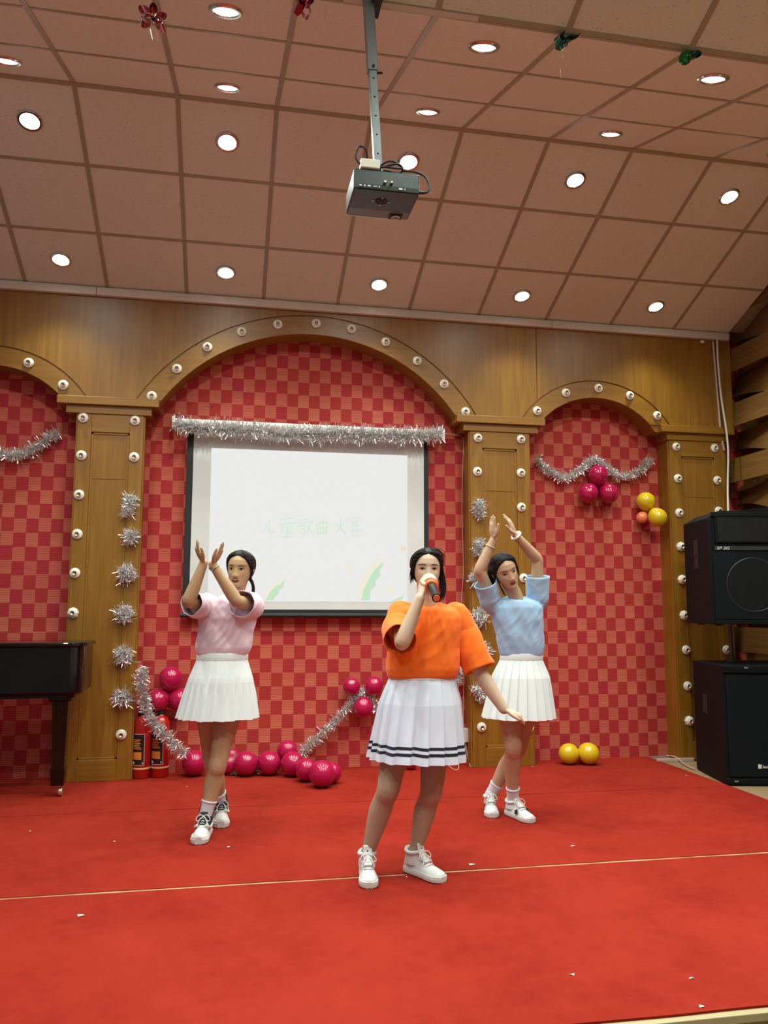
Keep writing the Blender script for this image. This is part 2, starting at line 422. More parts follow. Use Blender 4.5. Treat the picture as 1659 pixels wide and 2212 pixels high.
# ================================================================== RIGHT WALL WITH TWISTED BOARDS
wr = obj('wall_right', box(6.36, 6.46, -9, .3, -.5, 5.2), M_slat); tag(wr, kind='structure')
def slat(z0, z1, twist):
    n = 48; rings = []
    for i in range(n + 1):
        y = .19 - 3.2 * i / n
        s = .5 - .5 * math.cos(2 * math.pi * (y - .19) / 1.9)
        if twist: xt, xb = 6.33 - .10 * s, 6.28 - .155 * s; zz0 = z0 + .10 - .14 * s; zz1 = z1 + .01
        else: xt, xb = 6.150, 6.135; zz0, zz1 = z0, z1
        rings.append([V((xb, y, zz0)), V((xt, y, zz1)), V((xt + .018, y, zz1)), V((xb + .018, y, zz0))])
    obj('slat', loft(rings), M_slat, wr)
z = 2.95 - .51 * 6
while z < 5.0:
    slat(z, z + .22, False); slat(z + .23, z + .50, True); z += .51
# ================================================================== LAMP SOCKETS
SM = frame(V((0, 0, 0)), V((1, 0, 0)), V((0, 0, 1)), V((0, -1, 0)))   # local z -> -Y (out of the wall)
sock_base = mesh_of('base', lathe([(.001, .0), (.040, .0), (.040, .008), (.035, .014), (.020, .016), (.001, .016)], 24, SM), M_porc, True); fix_normals(sock_base)
sock_oct = mesh_of('base', lathe([(.001, .0), (.043, .0), (.043, .012), (.026, .030), (.001, .030)], 8, SM), M_porc); fix_normals(sock_oct)
sock_cup = mesh_of('cup', lathe([(.019, .012), (.0185, .028), (.0175, .031), (.0160, .031), (.0155, .016), (.001, .016)], 20, SM), M_porc, True); fix_normals(sock_cup)
sock_in = mesh_of('brass_liner', lathe([(.0158, .018), (.0158, .0305), (.0140, .0305), (.0120, .021), (.001, .021)], 16, SM), M_brass, True); fix_normals(sock_in)
sock_pin = mesh_of('contact', lathe([(.001, .0195), (.0036, .0195), (.0036, .023), (.001, .024)], 10, SM), M_dark, True); fix_normals(sock_pin)
def socket(p, label, octo=False):
    t = tag(empty('lamp_socket', p), label, 'lamp socket', 'white porcelain lamp sockets on the arcade')
    inst('base', sock_oct if octo else sock_base, t); inst('cup', sock_cup, t, (0, -.014 if octo else 0, 0)); inst('brass_liner', sock_in, t, (0, -.014 if octo else 0, 0)); inst('contact', sock_pin, t, (0, -.014 if octo else 0, 0))
Lb = 'empty white porcelain lamp socket '
for i, (x, y) in enumerate(((328, 856), (382, 797), (448, 750), (522, 717), (600, 701), (683, 699), (759, 711), (833, 739), (901, 780), (959, 830), (1005, 890))): socket(at(x, y, -.009), ORD[i] + ' white porcelain lamp socket ' + 'along the wide arch, counting from the piano side')
for i, (x, y) in enumerate(((62, 784), (137, 832))): socket(at(x, y, -.009), ORD[i] + ' white porcelain lamp socket ' + 'on the small arch above the piano, toward the pilaster')
for i, (x, y) in enumerate(((1160, 888), (1222, 849), (1292, 839), (1360, 855), (1419, 898))): socket(at(x, y, -.009), ORD[i] + ' white porcelain lamp socket ' + 'along the small right arch, counting from the screen side')
PY = -.012
for i, (x, y) in enumerate(((180, 903), (176, 984), (171, 1069), (167, 1154), (162, 1238))): socket(at(x, y, PY), ORD[i] + ' white porcelain lamp socket ' + 'down the pilaster stile above the piano')
socket(at(158, 1324, PY), 'empty octagonal porcelain lamp socket on the pilaster stile just above the piano', True)
for i, (x, y) in enumerate(((292, 909), (290, 988))): socket(at(x, y, PY), ORD[i] + ' white porcelain lamp socket ' + 'below the capital, on the pilaster beside the screen')
for i, (x, y) in enumerate(((274, 1240), (270, 1326), (267, 1415), (264, 1507))): socket(at(x, y, PY), ORD[i] + ' white porcelain lamp socket ' + 'down inside a tinsel tuft, pilaster by the extinguishers')
socket(at(262, 1587, PY), Lb + 'without tinsel, low on the pilaster by the extinguishers')
for i, (x, y) in enumerate(((1032, 946), (1031, 1019))): socket(at(x, y, PY), ORD[i] + ' white porcelain lamp socket ' + 'below the capital, above tufts, behind the blue dancer')
for i, (x, y) in enumerate(((1036, 1331), (1040, 1405))): socket(at(x, y, PY), ORD[i] + ' white porcelain lamp socket ' + 'down inside a tinsel tuft, beside the blue dancer')
socket(at(1040, 1571, PY), Lb + 'without tinsel, low on the pilaster behind the blue dancer')
for i, (x, y) in enumerate(((1125, 949), (1125, 1022), (1126, 1096), (1131, 1249))): socket(at(x, y, PY), ORD[i] + ' white porcelain lamp socket ' + 'down the pilaster edge above the blue dancer\'s head')
socket(at(1143, 1572, PY), Lb + 'on the pilaster behind the knees of the blue dancer')
for i, (x, y) in enumerate(((1460, 965), (1464, 1034), (1467, 1108))): socket(at(x, y, PY), ORD[i] + ' white porcelain lamp socket ' + 'below the capital, beside the yellow balloons')
for i, (x, y) in enumerate(((1470, 1181), (1473, 1252), (1477, 1329), (1488, 1557))): socket(at(x, y, PY), ORD[i] + ' octagonal porcelain lamp socket down the pilaster beside the loudspeakers', True)
for i, (x, y) in enumerate(((1482, 1404), (1485, 1482))): socket(at(x, y, PY), ORD[i] + ' white porcelain lamp socket ' + 'down the pilaster between the two loudspeakers')
for i, (x, y) in enumerate(((1543, 968), (1549, 1038), (1552, 1104), (1569, 1404))): socket(at(x, y, PY), ORD[i] + ' white porcelain lamp socket ' + 'down the pilaster edge nearest the twisted boards')

# ================================================================== TINSEL
def tinsel(path, dens, ln, spread=.008, wd=.0050, axisfrac=.35, flat=None):
    """thin foil strips standing off a spine"""
    P = [V(p[:3]) for p in crom(path, 8)] if len(path) > 1 else [V(path[0])]
    seg = [(P[i + 1] - P[i]).length for i in range(len(P) - 1)]; tot = sum(seg); n = int(dens * tot)
    v = []; f = []
    for _ in range(n):
        d = random.random() * tot; i = 0
        while i < len(seg) - 1 and d > seg[i]: d -= seg[i]; i += 1
        t = (P[i + 1] - P[i]).normalized(); c = P[i] + t * d + V((random.gauss(0, spread), random.gauss(0, spread), random.gauss(0, spread)))
        o = t.orthogonal().normalized(); a = random.random() * 2 * math.pi; r = o * math.cos(a) + t.cross(o) * math.sin(a)
        r = (r + t * random.uniform(-axisfrac, axisfrac)).normalized()
        if flat is not None and r.y > .2: r.y = -r.y * .6; r.normalize()
        L = ln * random.uniform(.55, 1.15); s = r.cross(V((random.gauss(0, 1), random.gauss(0, 1), random.gauss(0, 1)))).normalized() * wd * .5
        bend = V((random.gauss(0, .25), random.gauss(0, .25), random.gauss(0, .25))) * L
        k = len(v); m1 = c + r * L * .5; e = c + r * L + bend; s2 = (s + r.cross(s) * random.uniform(-.6, .6))
        v += [c - s, c + s, m1 + s2, m1 - s2, e + s, e - s]; f += [(k, k + 1, k + 2, k + 3), (k + 3, k + 2, k + 4, k + 5)]
    sv = tube(P[::2] if len(P) > 6 else P, .0022, 5, 1)
    return comb((v, f), sv)
def garland(pp, Y, dens, ln, label, group=None, yo=0):
    path = [at(x, y, Y) for x, y in pp]
    o = obj('tinsel_garland', tinsel(path, dens, ln, flat=1), M_silver, loc=path[0], fix=False); tag(o, label, 'tinsel', group); return o
garland([(378, 918), (420, 925), (520, 929), (620, 938), (720, 938), (820, 940), (900, 941), (953, 938)], .035, 2600, .066, 'thick silver tinsel garland wound along the top of the projection screen')
garland([(-60, 930), (-20, 970), (20, 985), (60, 978), (95, 955), (112, 942), (128, 938)], .15, 1900, .05, 'silver tinsel swag on the red wall above the piano')
garland([(1158, 988), (1168, 1004), (1195, 1025), (1220, 1032), (1250, 1018), (1282, 992), (1310, 1012), (1345, 1030), (1378, 1018), (1405, 992)], .15, 2000, .042, 'wavy silver tinsel swag above the magenta balloon trio')
garland([(312, 1440), (305, 1470), (312, 1500), (320, 1540), (342, 1572), (365, 1595), (390, 1622), (402, 1630)], -.06, 2000, .048, 'silver tinsel swag hanging in front of the fire extinguishers')
garland([(650, 1628), (680, 1600), (715, 1567), (745, 1535), (770, 1505), (782, 1490), (800, 1508), (815, 1530)], .13, 2000, .042, 'silver tinsel swag rising to the balloon trio beside the singer')
garland([(502, 1638), (512, 1655), (506, 1672)], .03, 1800, .045, 'short silver tinsel tied between the floor balloons behind the pink dancer')
garland([(556, 1640), (560, 1652), (556, 1664)], .0, 1500, .03, 'tiny silver tinsel knot between two magenta floor balloons')
garland([(992, 1442), (990, 1460), (985, 1478)], .13, 1900, .045, 'silver tinsel end on the red wall beside the singer')
def tuft(pp, r, label, n=420):
    path = [at(x, y, -.03) for x, y in pp]
    tot = max(.01, sum((path[i + 1] - path[i]).length for i in range(len(path) - 1)))
    o = obj('tinsel_tuft', tinsel(path, n / tot, r, spread=.012, flat=1, axisfrac=.9), M_silver, loc=path[0], fix=False)
    tag(o, label, 'tinsel', 'tinsel tufts on the lamp sockets')
TL = 'silver tinsel tuft around a lamp socket '
tuft([(284, 1072), (280, 1090), (274, 1112)], .048, 'long silver tinsel tuft, topmost on the pilaster beside the screen', 620)
tuft([(284, 1152), (283, 1160), (285, 1170)], .058, 'round silver tinsel tuft second from top on the pilaster beside the screen')
for i, (x, y) in enumerate(((274, 1238), (270, 1326), (267, 1416), (264, 1508))):
    for q in (1,):
        ring = [(x + 10 * math.cos(a), y + 10 * math.sin(a)) for a in np.linspace(0, 6.0, 9)]
        tuft(ring, .052, ORD[i + 2] + ' silver tinsel tuft from the top, on the pilaster by the fire extinguishers', 460)
tuft([(1036, 1085), (1034, 1100), (1036, 1115)], .048, 'long silver tinsel tuft, topmost on the pilaster behind the blue dancer', 560)
tuft([(1034, 1168), (1034, 1182), (1032, 1196)], .048, 'silver tinsel tuft behind the raised wrist of the blue dancer', 520)
tuft([(1026, 1240), (1028, 1256)], .05, 'silver tinsel tuft behind the elbow of the blue dancer', 420)
for i, (x, y) in enumerate(((1036, 1331), (1040, 1405))):
    ring = [(x + 10 * math.cos(a), y + 10 * math.sin(a)) for a in np.linspace(0, 6.0, 9)]
    tuft(ring, .05, ('upper', 'lower')[i] + ' silver tinsel tuft on the pilaster between the singer and the blue dancer', 460)
tuft([(1026, 1484), (1034, 1500), (1040, 1510)], .045, 'silver tinsel tuft just above the singer\'s outstretched wrist', 420)

# ================================================================== BALLOONS
def balloon(x, y, rpx, Y, k, label, group, down=(0, 0, -1), floor=False):
    p = at(x, y, Y); r = rpx * (p - CAM).dot(CF) / FPX
    if floor: p.z = r + .002
    t = tag(empty('balloon', p), label, 'balloon', group)
    pr = []
    for i in range(25):
        a = math.pi * i / 24; z = math.cos(a); rr = math.sin(a)
        if z < 0: z *= 1.14; rr *= 1 - .10 * z * z
        pr.append((max(rr, .012) * r, -z * r))
    M = aim(p, V(down)); obj('skin', xf(lathe(pr, 32), M), k, t, smooth=True)
    obj('knot', xf(lathe([(.002, 1.12 * r), (.006, 1.15 * r), (.004, 1.19 * r), (.010, 1.22 * r), (.002, 1.225 * r)], 10), M), k, t, smooth=True)
BW = .2 - .10
g = 'magenta balloon trio under the wavy tinsel'
balloon(1292, 1026, 21, .1, M_pink, 'top magenta balloon of the trio under the wavy tinsel', g)
balloon(1271, 1066, 21, .1, M_pink, 'lower magenta balloon under the wavy tinsel, nearer the blue dancer', g, (.5, 0, .8)); balloon(1315, 1066, 21, .09, M_pink, 'lower magenta balloon under the wavy tinsel, nearer the yellow balloons', g, (-.5, 0, .8))
g = 'balloons beside the right pilaster'
balloon(1395, 1083, 20, .1, M_yel, 'upper yellow balloon stuck beside the right pilaster', g, (.4, 0, -.8)); balloon(1421, 1118, 20, .01, M_yel, 'lower yellow balloon stuck against the right pilaster edge', g, (-.5, 0, .7)); balloon(1387, 1118, 12.5, .12, M_ora, 'small orange balloon beside the yellow pair', g, (.4, 0, .8))
g = 'magenta balloon trio beside the pink dancer'
balloon(368, 1465, 25, .1, M_pink, 'top magenta balloon of the trio left of the pink dancer\'s skirt', g, (0, 0, -1))
balloon(340, 1513, 24, .09, M_pink, 'lower outer magenta balloon above the fire extinguishers', g, (.8, 0, .5)); balloon(390, 1512, 24, .1, M_pink, 'magenta balloon half hidden behind the pink dancer\'s skirt', g, (-.8, 0, .5))
g = 'magenta balloon trio beside the singer'
balloon(759, 1482, 18.5, .1, M_pink, 'upper magenta balloon of the trio at the tinsel peak near the singer', g, (.6, 0, -.6)); balloon(808, 1481, 20, .1, M_pink, 'upper magenta balloon touching the singer\'s skirt outline', g, (-.6, 0, -.6)); balloon(785, 1529, 21.5, .08, M_pink, 'bottom magenta balloon of the trio under the tinsel peak', g, (0, 0, 1))
g = 'magenta balloons along the stage floor'
for x, y, r, Y, s in ((420, 1645, 27, .05, 'magenta floor balloon under the lower end of the tinsel swag'), (497, 1650, 21, .06, 'magenta floor balloon half hidden by the pink dancer\'s knee'), (531, 1658, 26, -.02, 'magenta floor balloon in the row right of the pink dancer\'s legs'), (582, 1656, 25, -.02, 'magenta floor balloon next to the one carrying the raised balloon'), (632, 1658, 26, -.10, 'magenta floor balloon carrying the raised balloon'), (662, 1673, 24, -.30, 'magenta floor balloon between the raised one and the row end'), (696, 1681, 28, -.52, 'big magenta floor balloon at the end of the row'), (716, 1676, 22, -.40, 'magenta floor balloon peeking behind the row end'), (545, 1650, 18, .12, 'magenta floor balloon hidden behind the row'), (888, 1655, 14, .0, 'small magenta balloon on the floor seen between the singer\'s knees')):
    balloon(x, y, r, Y, M_pink, s, g, (random.uniform(-.8, .8), .4, random.uniform(-.2, .4)), floor=True)
balloon(621, 1622, 23, .08, M_pink, 'raised magenta balloon on top of the floor row', g, (.1, .2, -1)); balloon(502, 1632, 15, .12, M_pink, 'small magenta balloon behind the short tinsel', g, (.1, .2, -1))
g = 'yellow balloons on the floor'
balloon(1229, 1641, 22, -.02, M_yel, 'yellow floor balloon leaning on the larger yellow one', g, (.6, .6, .2), True); balloon(1272, 1641, 23, -.06, M_yel, 'larger yellow floor balloon under the right arch', g, (-.2, .8, .3), True)
balloon(1262, 1632, 15, .08, M_yel, 'yellow balloon mostly hidden behind the larger yellow one', g, (-.2, .8, .3), True)

# ================================================================== PROJECTION SCREEN
SY = .12
t = tag(empty('projection_screen', (2.28, SY, 2.0)), 'pull-down projection screen with black border showing a bright white slide', 'screen')
obj('roller_case', comb(tube([(1.165, SY - .03, 2.78), (3.41, SY - .03, 2.778)], .036, 16, 1, dome=False)), M_white, t, smooth=False)
for x in (1.16, 3.41): obj('end_bracket', comb(box(x - .012, x + .012, SY - .07, WY - .003, 2.735, 2.825, .003), box(x - .006, x + .006, SY + .02, WY - .003, 2.82, 2.86, .002)), M_white, t)
M_fab = noisy('screen_fabric', (.62, .66, .65), (.67, .71, .70), 4, .8)
x0, x1, z0, z1 = 1.272, 3.29, 1.222, 2.76
obj('fabric', box(x0 + .045, x1 - .035, SY - .004, SY - .001, z0 + .05, z1), M_fab, t)
M_border = mat('screen_border_black', (.006, .010, .012), .6)
obj('border', comb(box(x0, x0 + .05, SY - .0055, SY, z0, z1), box(x1 - .04, x1, SY - .0055, SY, z0, z1), box(x0, x1, SY - .0055, SY, z0, z0 + .055)), M_border, t)
obj('weight_bar', xf(tube([(x0 - .015, 0, 0), (x1 + .01, 0, 0)], .018, 10, 1, dome=False), Matrix.Translation((0, SY - .008, z0 + .008))), M_border, t)
def emis(n, c, s): 
    return mat(n, (.0, .0, .0), 1, spec=0, emit=c, es=s)
IY = SY - .0048
sl = obj('slide_image', box(1.466, 3.105, IY, IY + .0006, 1.340, 2.588), emis('projected_white', (1, .995, .985), .96), t)
M_green = emis('projected_green', (.66, .93, .66), .98); M_pyel = emis('projected_yellow', (1, .97, .80), .99); M_por = emis('projected_orange', (1, .88, .70), .97); M_pg2 = emis('projected_pale_green', (.78, .97, .76), .98)
def stroke(pts, ws):
    """brush stroke as a flat ribbon; px,py on the slide"""
    Q = [at(x, y, IY - .0008) for x, y in pts]; S = crom([list(p) + [w_] for p, w_ in zip(Q, ws)], 6) if len(pts) > 2 else [np.array(list(p) + [w_]) for p, w_ in zip(Q, ws)]
    v = []; f = []
    for i, s in enumerate(S):
        a = S[min(i + 1, len(S) - 1)][:3] - S[max(i - 1, 0)][:3]; n = np.array([-a[2], 0, a[0]]); n = n / (np.linalg.norm(n) + 1e-9) * s[3] * .5
        v += [tuple(s[:3] + n), tuple(s[:3] - n)]
    for i in range(len(S) - 1): f.append((2 * i, 2 * i + 1, 2 * i + 3, 2 * i + 2))
    return v, f
B = .017; T = .007; H = .012
CH = [
 [([(577, 1128), (574, 1140), (565, 1152)], [T, T, .002]), ([(583, 1124), (582, 1138), (582, 1148), (588, 1151), (596, 1147)], [T, H, B, B, H])],
 [([(618, 1112), (621, 1118)], [T, H]), ([(607, 1122), (632, 1119)], [T, H]), ([(612, 1126), (615, 1131)], [T, T]), ([(628, 1124), (624, 1131)], [T, T]), ([(603, 1133), (640, 1129)], [T, H]), ([(611, 1137), (611, 1148), (629, 1147), (630, 1136), (611, 1137)], [H, T, T, T, T]), ([(611, 1142), (629, 1141)], [T, T]), ([(620, 1137), (620, 1159)], [H, H]), ([(612, 1153), (630, 1151)], [T, H]), ([(608, 1161), (630, 1159)], [H, H])],
 [([(642, 1124), (660, 1121)], [T, T]), ([(645, 1128), (645, 1135), (653, 1134), (653, 1127), (645, 1128)], [T] * 5), ([(657, 1122), (657, 1142), (653, 1140)], [T, H, T]), ([(640, 1138), (660, 1136)], [T, T]), ([(644, 1142), (644, 1150), (652, 1149), (652, 1141)], [T] * 4), ([(657, 1138), (657, 1157), (651, 1154)], [T, T, .002]), ([(665, 1120), (661, 1130)], [T, T]), ([(663, 1128), (676, 1126), (672, 1133)], [T, H, .002]), ([(668, 1132), (666, 1143), (658, 1157)], [H, H, .002]), ([(668, 1142), (673, 1150), (680, 1153)], [T, H, T])],
 [([(684, 1131), (686, 1154)], [B, H]), ([(684, 1132), (706, 1129), (704, 1153)], [H, B, B]), ([(691, 1124), (692, 1152)], [H, H]), ([(699, 1122), (698, 1152)], [H, B]), ([(685, 1142), (704, 1140)], [H, H]), ([(686, 1153), (704, 1151)], [H, B])],
 [([(722, 1137), (747, 1132)], [T, H]), ([(737, 1122), (736, 1136), (730, 1146), (722, 1152)], [H, H, H, .002]), ([(736, 1138), (740, 1147), (747, 1154)], [H, B, H])],
 [([(765, 1115), (767, 1119)], [T, H]), ([(754, 1128), (755, 1122), (778, 1118), (775, 1124)], [T, T, T, T]), ([(758, 1128), (774, 1126)], [T, T]), ([(758, 1133), (774, 1131)], [T, T]), ([(755, 1139), (778, 1136)], [T, H]), ([(763, 1124), (763, 1139)], [T, T]), ([(769, 1123), (769, 1138)], [T, H]), ([(764, 1141), (756, 1148)], [H, .002]), ([(770, 1140), (780, 1147)], [T, H]), ([(761, 1146), (761, 1154)], [T, T]), ([(761, 1146), (772, 1145), (772, 1153)], [T, H, T]), ([(767, 1149), (765, 1157), (760, 1161)], [T, T, .002]), ([(769, 1155), (775, 1160)], [T, T])]]
for ch in CH: obj('slide_character', comb(*[stroke(p, q) for p, q in ch]), M_pg2, t, fix=False)
def flatpoly(pp, k, name, dy=.0004):
    q = [at(x, y, IY - dy) for x, y in pp]; obj(name, (q, [tuple(range(len(q)))]), k, t, fix=False)
flatpoly([(573, 1297), (582, 1280), (594, 1268), (606, 1262), (616, 1250), (613, 1262), (611, 1270), (603, 1276), (601, 1284), (594, 1290), (591, 1297)], M_green, 'slide_leaf', .0008)
flatpoly([(566, 1297), (578, 1272), (598, 1256), (626, 1240), (606, 1262), (590, 1274), (578, 1297)], M_pyel, 'slide_leaf_back')
flatpoly([(780, 1297), (786, 1272), (798, 1248), (812, 1228), (829, 1212), (827, 1222), (820, 1232), (822, 1243), (811, 1254), (811, 1266), (800, 1276), (799, 1297)], M_green, 'slide_leaf', .0008)
flatpoly([(770, 1297), (776, 1264), (788, 1236), (806, 1214), (823, 1205), (829, 1213), (806, 1236), (792, 1262), (784, 1297)], M_pyel, 'slide_leaf_back')
flatpoly([(842, 1301), (855, 1293), (876, 1286), (862, 1301)], M_green, 'slide_leaf', .0008)
def blob(x, y, r, k):
    flatpoly([(x + r * (1 + .25 * math.cos(5 * a)) * math.cos(a), y + r * (1 + .25 * math.cos(5 * a)) * math.sin(a)) for a in np.linspace(0, 2 * math.pi, 40)[:-1]], k, 'slide_flower')
for x, y, r, k in ((872, 1185, 6, M_por), (755, 1224, 8, M_pyel), (842, 1276, 9, M_pyel), (546, 1216, 13, M_pyel), (498, 1190, 8, M_pyel), (716, 1165, 3, M_pyel), (450, 1288, 9, M_pyel)): blob(x, y, r, k)
# pull cord / power lead at the right of the screen
M_lead = mat('pinkish_white_lead', (.60, .42, .36), .5)
pth = [at(957, 936, .1), at(985, 940, .12), at(1000, 948, .17), at(1000, 1000, .185), at(998, 1100, .185), at(1001, 1230, .185), at(997, 1300, .185), at(1001, 1400, .185), at(1002, 1450, .185), at(1001, 1520, .185), at(1001, 1575, .18)]
tag(obj('power_lead', tube(pth, .0035, 6, 6), M_lead, smooth=True), 'thin pinkish white lead running down the wall beside the screen', 'cable')
t = tag(empty('wall_adapter', at(1008, 1588, .15)), 'white plug adapter on the wall with a lead to the floor', 'adapter')
a = at(1008, 1588, .15)
obj('case', box(a.x - .022, a.x + .022, .12, WY - .002, a.z - .055, a.z + .055, .006), M_white, t); obj('plug', box(a.x - .06, a.x - .02, .14, WY - .004, a.z - .02, a.z + .02, .005), M_white, t)
obj('lead', tube([(a.x - .005, .15, a.z - .05), at(1007, 1615, .15), at(1013, 1645, .12), gz(1016, 1657) + V((0, 0, .004))], .0045, 6, 6), M_lead, t, smooth=True)
tag(obj('floor_lead', tube([gz(965, 1652) + V((0, .1, .02)), gz(975, 1660) + V((0, 0, .004)), gz(990, 1662) + V((0, 0, .004)), gz(996, 1650) + V((0, .1, .06))], .0035, 6, 6), M_lead), 'thin white lead lying at the wall foot behind the singer', 'cable')
# ================================================================== PROJECTOR ON ITS POLE
def text_mesh(s, size, shear=0):
    c = bpy.data.curves.new('lettering', 'FONT'); c.body = s; c.size = size; c.shear = shear; c.extrude = .0006; c.resolution_u = 3
    o = bpy.data.objects.new('lettering_tmp', c); COL.objects.link(o); bpy.context.view_layer.update()
    me = bpy.data.meshes.new_from_object(o.evaluated_get(bpy.context.evaluated_depsgraph_get())); bpy.data.objects.remove(o); bpy.data.curves.remove(c)
    vf = ([v.co.copy() for v in me.vertices], [tuple(p.vertices) for p in me.polygons]); bpy.data.meshes.remove(me); return vf
px0, px1, py0, py1, pz0, pz1 = 2.078, 2.350, -3.50, -3.275, 2.975, 3.062
M_proj = noisy('projector_teal_black', (.006, .026, .026), (.010, .036, .034), 30, .35, bump=.05)
M_projbot = noisy('projector_underside', (.012, .035, .032), (.018, .045, .042), 20, .35)
t = tag(empty('projector', (2.21, -3.39, 2.975)), 'dark projector hanging upside down from the ceiling pole, ports toward the room', 'projector')
obj('case', box(px0, px1, py0, py1, pz0, pz1, .006), M_proj, t)
obj('underside_panel', box(px0 + .006, px1 - .006, py0 + .004, py1 - .07, pz0 - .003, pz0 + .002, .001), M_projbot, t)
obj('front_panel', box(px0 + .006, px1 - .006, py1 - .068, py1 - .003, pz0 - .002, pz0 + .002, .001), noisy('projector_grey_panel', (.10, .12, .10), (.15, .16, .14), 9, .4), t)
obj('lens_window', box(2.262, 2.318, py1 - .05, py1 - .006, pz0 - .006, pz0, .001), M_rubber, t)
obj('lens', xf(lathe([(.001, 0), (.018, .001), (.019, .004), (.013, .004), (.012, .001)], 20), frame(V((2.29, py1 - .03, pz0 - .006)), V((1, 0, 0)), V((0, -1, 0)), V((0, 0, -1)))), M_steel, t)
obj('front_lip', box(px0 + .004, px0 + .175, py1 - .002, py1 + .004, pz0 - .003, pz0 + .004), mat('painted_lip_light', (.70, .76, .72), .3), t)  # pale colour stands in for the projector's light falling on this lip
obj('port_strip', box(px0 + .02, px1 - .006, py0 - .002, py0 + .002, pz0 + .004, pz0 + .022), M_rubber, t)
for x, w_, k in ((2.105, .012, M_steel), (2.122, .006, M_white), (2.14, .014, M_steel), (2.165, .018, M_greymet), (2.182, .004, M_white), (2.27, .016, M_steel), (2.288, .004, M_white)):
    obj('port', box(x - w_ / 2, x + w_ / 2, py0 - .005, py0, pz0 + .009, pz0 + .017, .001), k, t)
for x in (2.205, 2.232): obj('audio_jack', xf(lathe([(.001, 0), (.006, 0), (.006, .012), (.003, .014), (.001, .014)], 12), frame(V((x, py0, pz0 + .034)), V((1, 0, 0)), V((0, 0, 1)), V((0, -1, 0)))), M_brass, t)
kp = frame(V((2.205, -3.42, pz0 - .003)), V((1, 0, 0)), V((0, -1, 0)), V((0, 0, -1)))
obj('keypad', comb(xf(lathe([(.020, 0), (.026, .0015), (.021, .003), (.018, .001)], 24), kp), xf(lathe([(.001, .003), (.009, .003), (.011, 0)], 16), kp)), M_rubber, t)
for dx, dy in ((0, .036), (0, -.036), (.034, 0), (-.034, 0)): obj('key', xf(lathe([(.001, .002), (.005, .002), (.006, 0)], 10), frame(V((2.205 + dx, -3.42 + dy * .8, pz0 - .003)), V((1, 0, 0)), V((0, -1, 0)), V((0, 0, -1)))), M_steel, t)
t = tag(empty('projector_pole', (2.2, -3.4, 3.95)), 'grey telescopic steel pole carrying the projector from the ceiling', 'pole')
a, b = V((2.198, -3.40, 3.075)), V((2.143, -3.40, 4.00)); mid = a.lerp(b, .52)
def sqtube(p, q, h):
    d = (q - p).normalized(); x = V((1, 0, 0)); x = (x - d * x.dot(d)).normalized(); y = d.cross(x); L = (q - p).length
    return xf(box(-h, h, -h, h, 0, L, .002), frame(p, x, y, d))
it = mesh_of('inner_tube', sqtube(a, mid + (b - a) * .03, .0165)); fix_normals(it)
def drilled(me, cuts):
    """real holes cut into the tube"""
    cm = mesh_of('cutter', comb(*cuts)); fix_normals(cm); co_ = bpy.data.objects.new('cutter', cm); to_ = bpy.data.objects.new('tmp', me); COL.objects.link(co_); COL.objects.link(to_)
    bo = to_.modifiers.new('b', 'BOOLEAN'); bo.operation = 'DIFFERENCE'; bo.solver = 'EXACT'; bo.object = co_; bpy.context.view_layer.update()
    r_ = bpy.data.meshes.new_from_object(to_.evaluated_get(bpy.context.evaluated_depsgraph_get())); bpy.data.objects.remove(to_); bpy.data.objects.remove(co_)
    return [v.co.copy() for v in r_.vertices], [tuple(p.vertices) for p in r_.polygons]
cuts = [xf(lathe([(.0042, -.02), (.0042, .01)], 12), frame(a.lerp(mid, .05 + .175 * i) + V((0, -.0165, 0)), V((1, 0, 0)), V((0, 0, 1)), V((0, -1, 0)))) for i in range(6)]
obj('inner_tube', drilled(it, cuts), M_greymet, t, fix=False); obj('outer_tube', sqtube(mid, b, .021), M_greymet, t)
obj('clamp_bolt', comb(xf(lathe([(.001, 0), (.006, 0), (.006, .006), (.001, .006)], 12), frame(mid + V((0, -.021, .015)), V((1, 0, 0)), V((0, 0, 1)), V((0, -1, 0)))), tube([mid + V((.02, 0, .0)), mid + V((.04, 0, .004))], .005, 8, 1)), M_rubber, t)
obj('ceiling_bracket', comb(box(2.06, 2.22, -3.44, -3.36, 3.925, 3.96, .003), box(2.16, 2.205, -3.47, -3.33, 3.86, 3.93, .003)), M_rubber, t)
obj('mount_plate', box(2.13, 2.27, -3.46, -3.33, 3.064, 3.078, .002), M_rubber, t)
tag(obj('power_adapter', box(2.105, 2.185, -3.505, -3.465, 3.066, 3.105, .004), mat('cream_plastic', (.72, .68, .56), .45), loc=(2.145, -3.48, 3.066)), 'cream power adapter block on top of the projector', 'adapter')
c1 = [(2.11, -3.48, 3.085), (2.088, -3.48, 3.12), (2.10, -3.48, 3.165), (2.13, -3.47, 3.165), (2.14, -3.45, 3.13), (2.143, -3.44, 3.10)]
tag(obj('projector_cable', tube(c1, .0045, 7, 6), M_rubber, smooth=True), 'black cable looping from the cream adapter behind the pole', 'cable', 'projector cables')
c2 = [(2.352, -3.47, 3.0), (2.385, -3.47, 3.004), (2.40, -3.465, 3.03), (2.385, -3.455, 3.08), (2.345, -3.44, 3.105), (2.30, -3.43, 3.11)]
tag(obj('projector_cable', tube(c2, [.008, .0055, .0045, .0045, .0045, .004], 7, 6), M_rubber, smooth=True), 'black cable arching from the side plug of the projector', 'cable', 'projector cables')
coil = [(2.245 + .048 * math.cos(a), -3.43 + .035 * math.sin(a), 3.098 + .004 * a / 3 + .006 * math.sin(2.3 * a)) for a in np.linspace(0, 19, 60)]
tag(obj('projector_cable', tube(coil, .0045, 6, 2), M_rubber, smooth=True), 'coiled black cable bundle on top of the projector', 'cable', 'projector cables')

